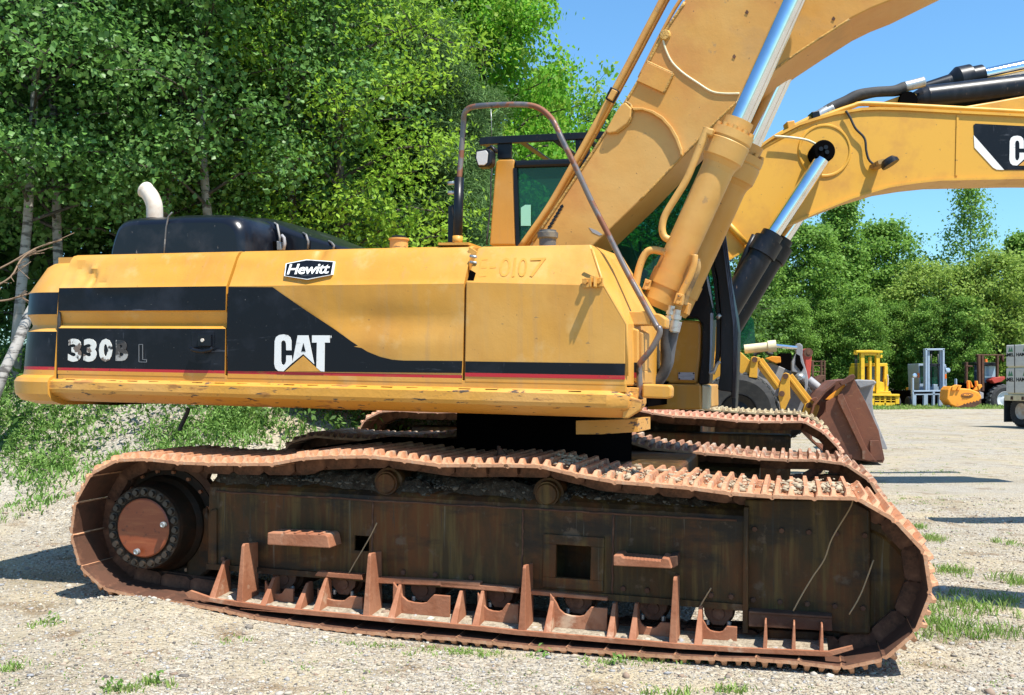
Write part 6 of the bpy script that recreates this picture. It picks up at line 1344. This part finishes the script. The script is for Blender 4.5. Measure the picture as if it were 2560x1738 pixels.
# ---- orange blower
OB = empty('snow_blower', ((2412-CX)/FPX*48, 48, .1), 'orange snow blower attachment with dark oval emblem held in front of the tractor', 'snow blower')
OF = Frame((0, 48, 0), 0, 0)
op = lambda par, name, mat, v0, v1, *pts, bev=.02: MB().prism(OF, q('H', *pts), v0, v1).build(name, mat, par, bevel=bev)
hs = op(OB, 'housing', ORANGE, 0, .9, (1365, 680), (1400, 635), (1470, 640), (1500, 660), (1640, 668), (1750, 708), (1790, 760), (1785, 845), (1700, 895), (1500, 912), (1400, 870), (1350, 800), bev=.05)
for p in (((1420, 640), (1470, 615), (1505, 620), (1460, 690), (1415, 690)), ((1500, 620), (1540, 625), (1510, 690), (1480, 685))): op(OB, 'chute_plate', ORANGE, -.1, .1, *p)
for p in (((1618, 570), (1640, 560), (1650, 690), (1625, 690)), ((1640, 562), (1655, 570), (1690, 650), (1670, 650)), ((1720, 570), (1742, 568), (1760, 690), (1735, 690)), ((1690, 690), (1740, 620), (1790, 610), (1800, 640), (1750, 690))): op(OB, 'mounting_arm', ORANGE, .2, .4, *p)
cx_, cy_ = 1607, 750
op(OB, 'oval_emblem', M('emblem_brown', (.16, .06, .03), .5), -.02, .0, *[(cx_+78*math.cos(t), cy_+31*math.sin(t)) for t in [2*math.pi*k/32 for k in range(32)]], bev=0)
op(OB, 'emblem_ring', ORANGE, -.03, -.01, *[(cx_+66*math.cos(t), cy_+22*math.sin(t)) for t in [2*math.pi*k/32 for k in range(32)]], bev=0)
op(OB, 'emblem_centre', M('emblem_dark', (.08, .03, .02), .5), -.04, -.02, *[(cx_+60*math.cos(t), cy_+17*math.sin(t)) for t in [2*math.pi*k/32 for k in range(32)]], bev=0)
sw = MB().tube(catmull([OF.X(p, -.05) for p in q('H', (1562, 757), (1580, 742), (1590, 757), (1605, 745), (1620, 757), (1632, 745), (1650, 748))], 4), .022, 5).build('emblem_script', ORANGE, OB)
ed = [(1470, 912), (1480, 895), (1560, 870)]+[(1570+i*20, 862-i*5+(10 if i % 2 else -8)) for i in range(10)]+[(1780, 790), (1785, 850), (1700, 895)]
op(OB, 'worn_edge', RUSTD, -.04, .02, *ed, bev=0)
op(OB, 'auger', GREYM, .1, .8, (1760, 700), (1815, 720), (1815, 790), (1780, 800)); op(OB, 'stand_leg', GREYM, .1, .3, (1365, 870), (1395, 880), (1395, 985), (1370, 985)); op(OB, 'stand_leg', RUSTD, .5, .7, (1650, 895), (1675, 890), (1678, 970), (1652, 970))
# ---- tractor
TRc = empty('tractor', ((2485-CX)/FPX*50, 50, .12), 'dark tractor with red fender, tall black frame and big rear tyre beside the lumber truck', 'tractor')
for p in (((1745, 240), (1778, 240), (1785, 700), (1755, 700)), ((1790, 245), (1822, 245), (1825, 700), (1795, 700)), ((1985, 240), (2010, 240), (2005, 560), (1985, 560)), ((1730, 230), (2080, 235), (2080, 250), (1730, 248)), ((1595, 330), (1620, 330), (1615, 600), (1595, 600)), ((1590, 370), (1680, 375), (1680, 392), (1590, 390)), ((2050, 250), (2075, 250), (2075, 330), (2050, 300))): yp(TRc, 'guard_frame', RUSTD, -.1, .1, *p)
yp(TRc, 'cab_roof', BLACKM, .3, 1.7, (1700, 330), (1980, 335), (1990, 380), (1695, 360)); yp(TRc, 'cab_glass', M('tractor_glass', (.25, .38, .45), .1, spec=.8), .5, 1.6, (1830, 380), (1960, 375), (1965, 560), (1880, 620), (1830, 600), bev=0)
yp(TRc, 'cab_side', DGL, .4, .5, (1700, 365), (1735, 365), (1740, 600), (1705, 600), bev=0)
yp(TRc, 'engine_body', DARK, .2, 2.5, (1700, 590), (2060, 590), (2060, 920), (1780, 900), (1700, 850)); yp(TRc, 'fender', REDM, -.2, .8, (1920, 560), (1960, 525), (2080, 512), (2090, 540), (2040, 580), (1950, 600))
MB().lathe(YF.X(q('H', (1842, 312))[0], .9), YF.W, [(-.07, 0), (-.07, .08), (.07, .065), (.08, 0)], 16).build('beacon', bpy.data.materials['orange_lens'], TRc)
wt_ = YF.X(q('H', (2095, 810))[0], -.3); wt_.z = max(wt_.z, 0)
tyre(YF, wt_, 198/5.052/2600*49.7, .6, TRc, rimmat=M('pale_rim', (.55, .58, .62), .5), lugs=22, rim=.56)
tyre(YF, YF.X(q('H', (1870, 880))[0], .3), .5, .4, TRc, rimmat=RUSTD, lugs=20)
# ---- lumber truck
O_ = CAMV+ray(2513, 950)*32.0
TK = Frame((O_.x, O_.y, 0), 75, 0)
TKe = empty('lumber_trailer', (O_.x, O_.y, 0), 'flatbed trailer stacked with wrapped lumber cut off by the right edge of the photo', 'trailer')
WRAP = M('white_wrap', (.62, .61, .57), .4, layers=[(3, (1, 1, 3), .5, .7, (.5, .5, .48, .8), .5, 4)], bump=[(4, .4, .03)])
zd = TK.uw(q('H', (2085, 742))[0], 0)[1]
zt = 1.45+(950-(840+118/5.052))/2600*32; zm = 1.45+(950-(840+405/5.052))/2600*32
MB().box(TK, -.05, 7, 0, 2.4, zd-.18, zd).build('deck', CREAM, TKe, bevel=.01)
rv = MB()
for k in range(12): rv.box(TK, .25+.45*k, .33+.45*k, -.02, .02, zd-.15, zd-.05)
rv.build('stake_pockets', RUSTD, TKe)
MB().box(TK, .05, 7, .3, 2.1, zd-.6, zd-.19).build('chassis', DARK, TKe)
for u_ in (.55, 1.75):
    c_ = TK.P(u_, .1, .5); w_ = tyre(TK, c_, .5, .3, TKe, rimmat=PIPEM, lugs=40)
    tyre(TK, c_+TK.V*1.8, .5, .3, TKe, rimmat=PIPEM, lugs=40)
MB().box(TK, -.12, -.08, .05, .6, .15, zd-.1).build('mud_flap', RUBBER, TKe)
for k, (z0, z1, lb) in enumerate(((zd+.06, zm-.01, 'lower white wrapped lumber pack on the trailer, printed HAMEL'), (zm+.05, zt, 'upper white wrapped lumber pack on the trailer, printed HAMEL'))):
    e = empty('lumber_pack', TK.P(0, 0, z0), lb, 'lumber pack', 'lumber packs stacked on the trailer')
    MB().box(TK, 0, 6.5, .03, 1.2, z0, z1).build('wrapping', WRAP, e, bevel=.02)
    MB().box(TK, .05, 6.4, .06, 1.18, z0-.05, z0).build('bearer', CREAM, e)
    for u_ in (.36, 1.08, 2.2, 3.3): MB().box(TK, u_, u_+.02, .018, .032, z0, z1+.01).build('strap', BLACKM, e)
    for u_ in (-.18, .44, 1.16, 1.9):
        for txt, h0, h1, mt in (('HAMEL', .46, .62, BLACKP),):
            me = text_mesh(txt, .002, .03)
            co = [v.co.copy() for v in me.vertices]; x0 = min(c.x for c in co); x1 = max(c.x for c in co); y0 = min(c.y for c in co); y1 = max(c.y for c in co)
            keep = []
            for v, c in zip(me.vertices, co):
                u2 = u_+.52*(c.x-x0)/(x1-x0); v.co = TK.P(max(u2, .004), .026-c.z, z0+(z1-z0)*(h0+(h1-h0)*(c.y-y0)/(y1-y0)))-org(e)
            link('printing', me, mt, e)
        TG = bpy.data.materials.get('green_print') or M('green_print', (.08, .24, .13), .5)
        uc = u_+.36
        for s_ in (0, .045):
            if uc-.1 > 0: MB().prism_uw(TK, [(uc-.09+s_*2, z0+(z1-z0)*.68), (uc-.03+s_*2, z0+(z1-z0)*.90), (uc+.03+s_*2, z0+(z1-z0)*.68)], .024, .028).build('tree_emblem', TG, e)
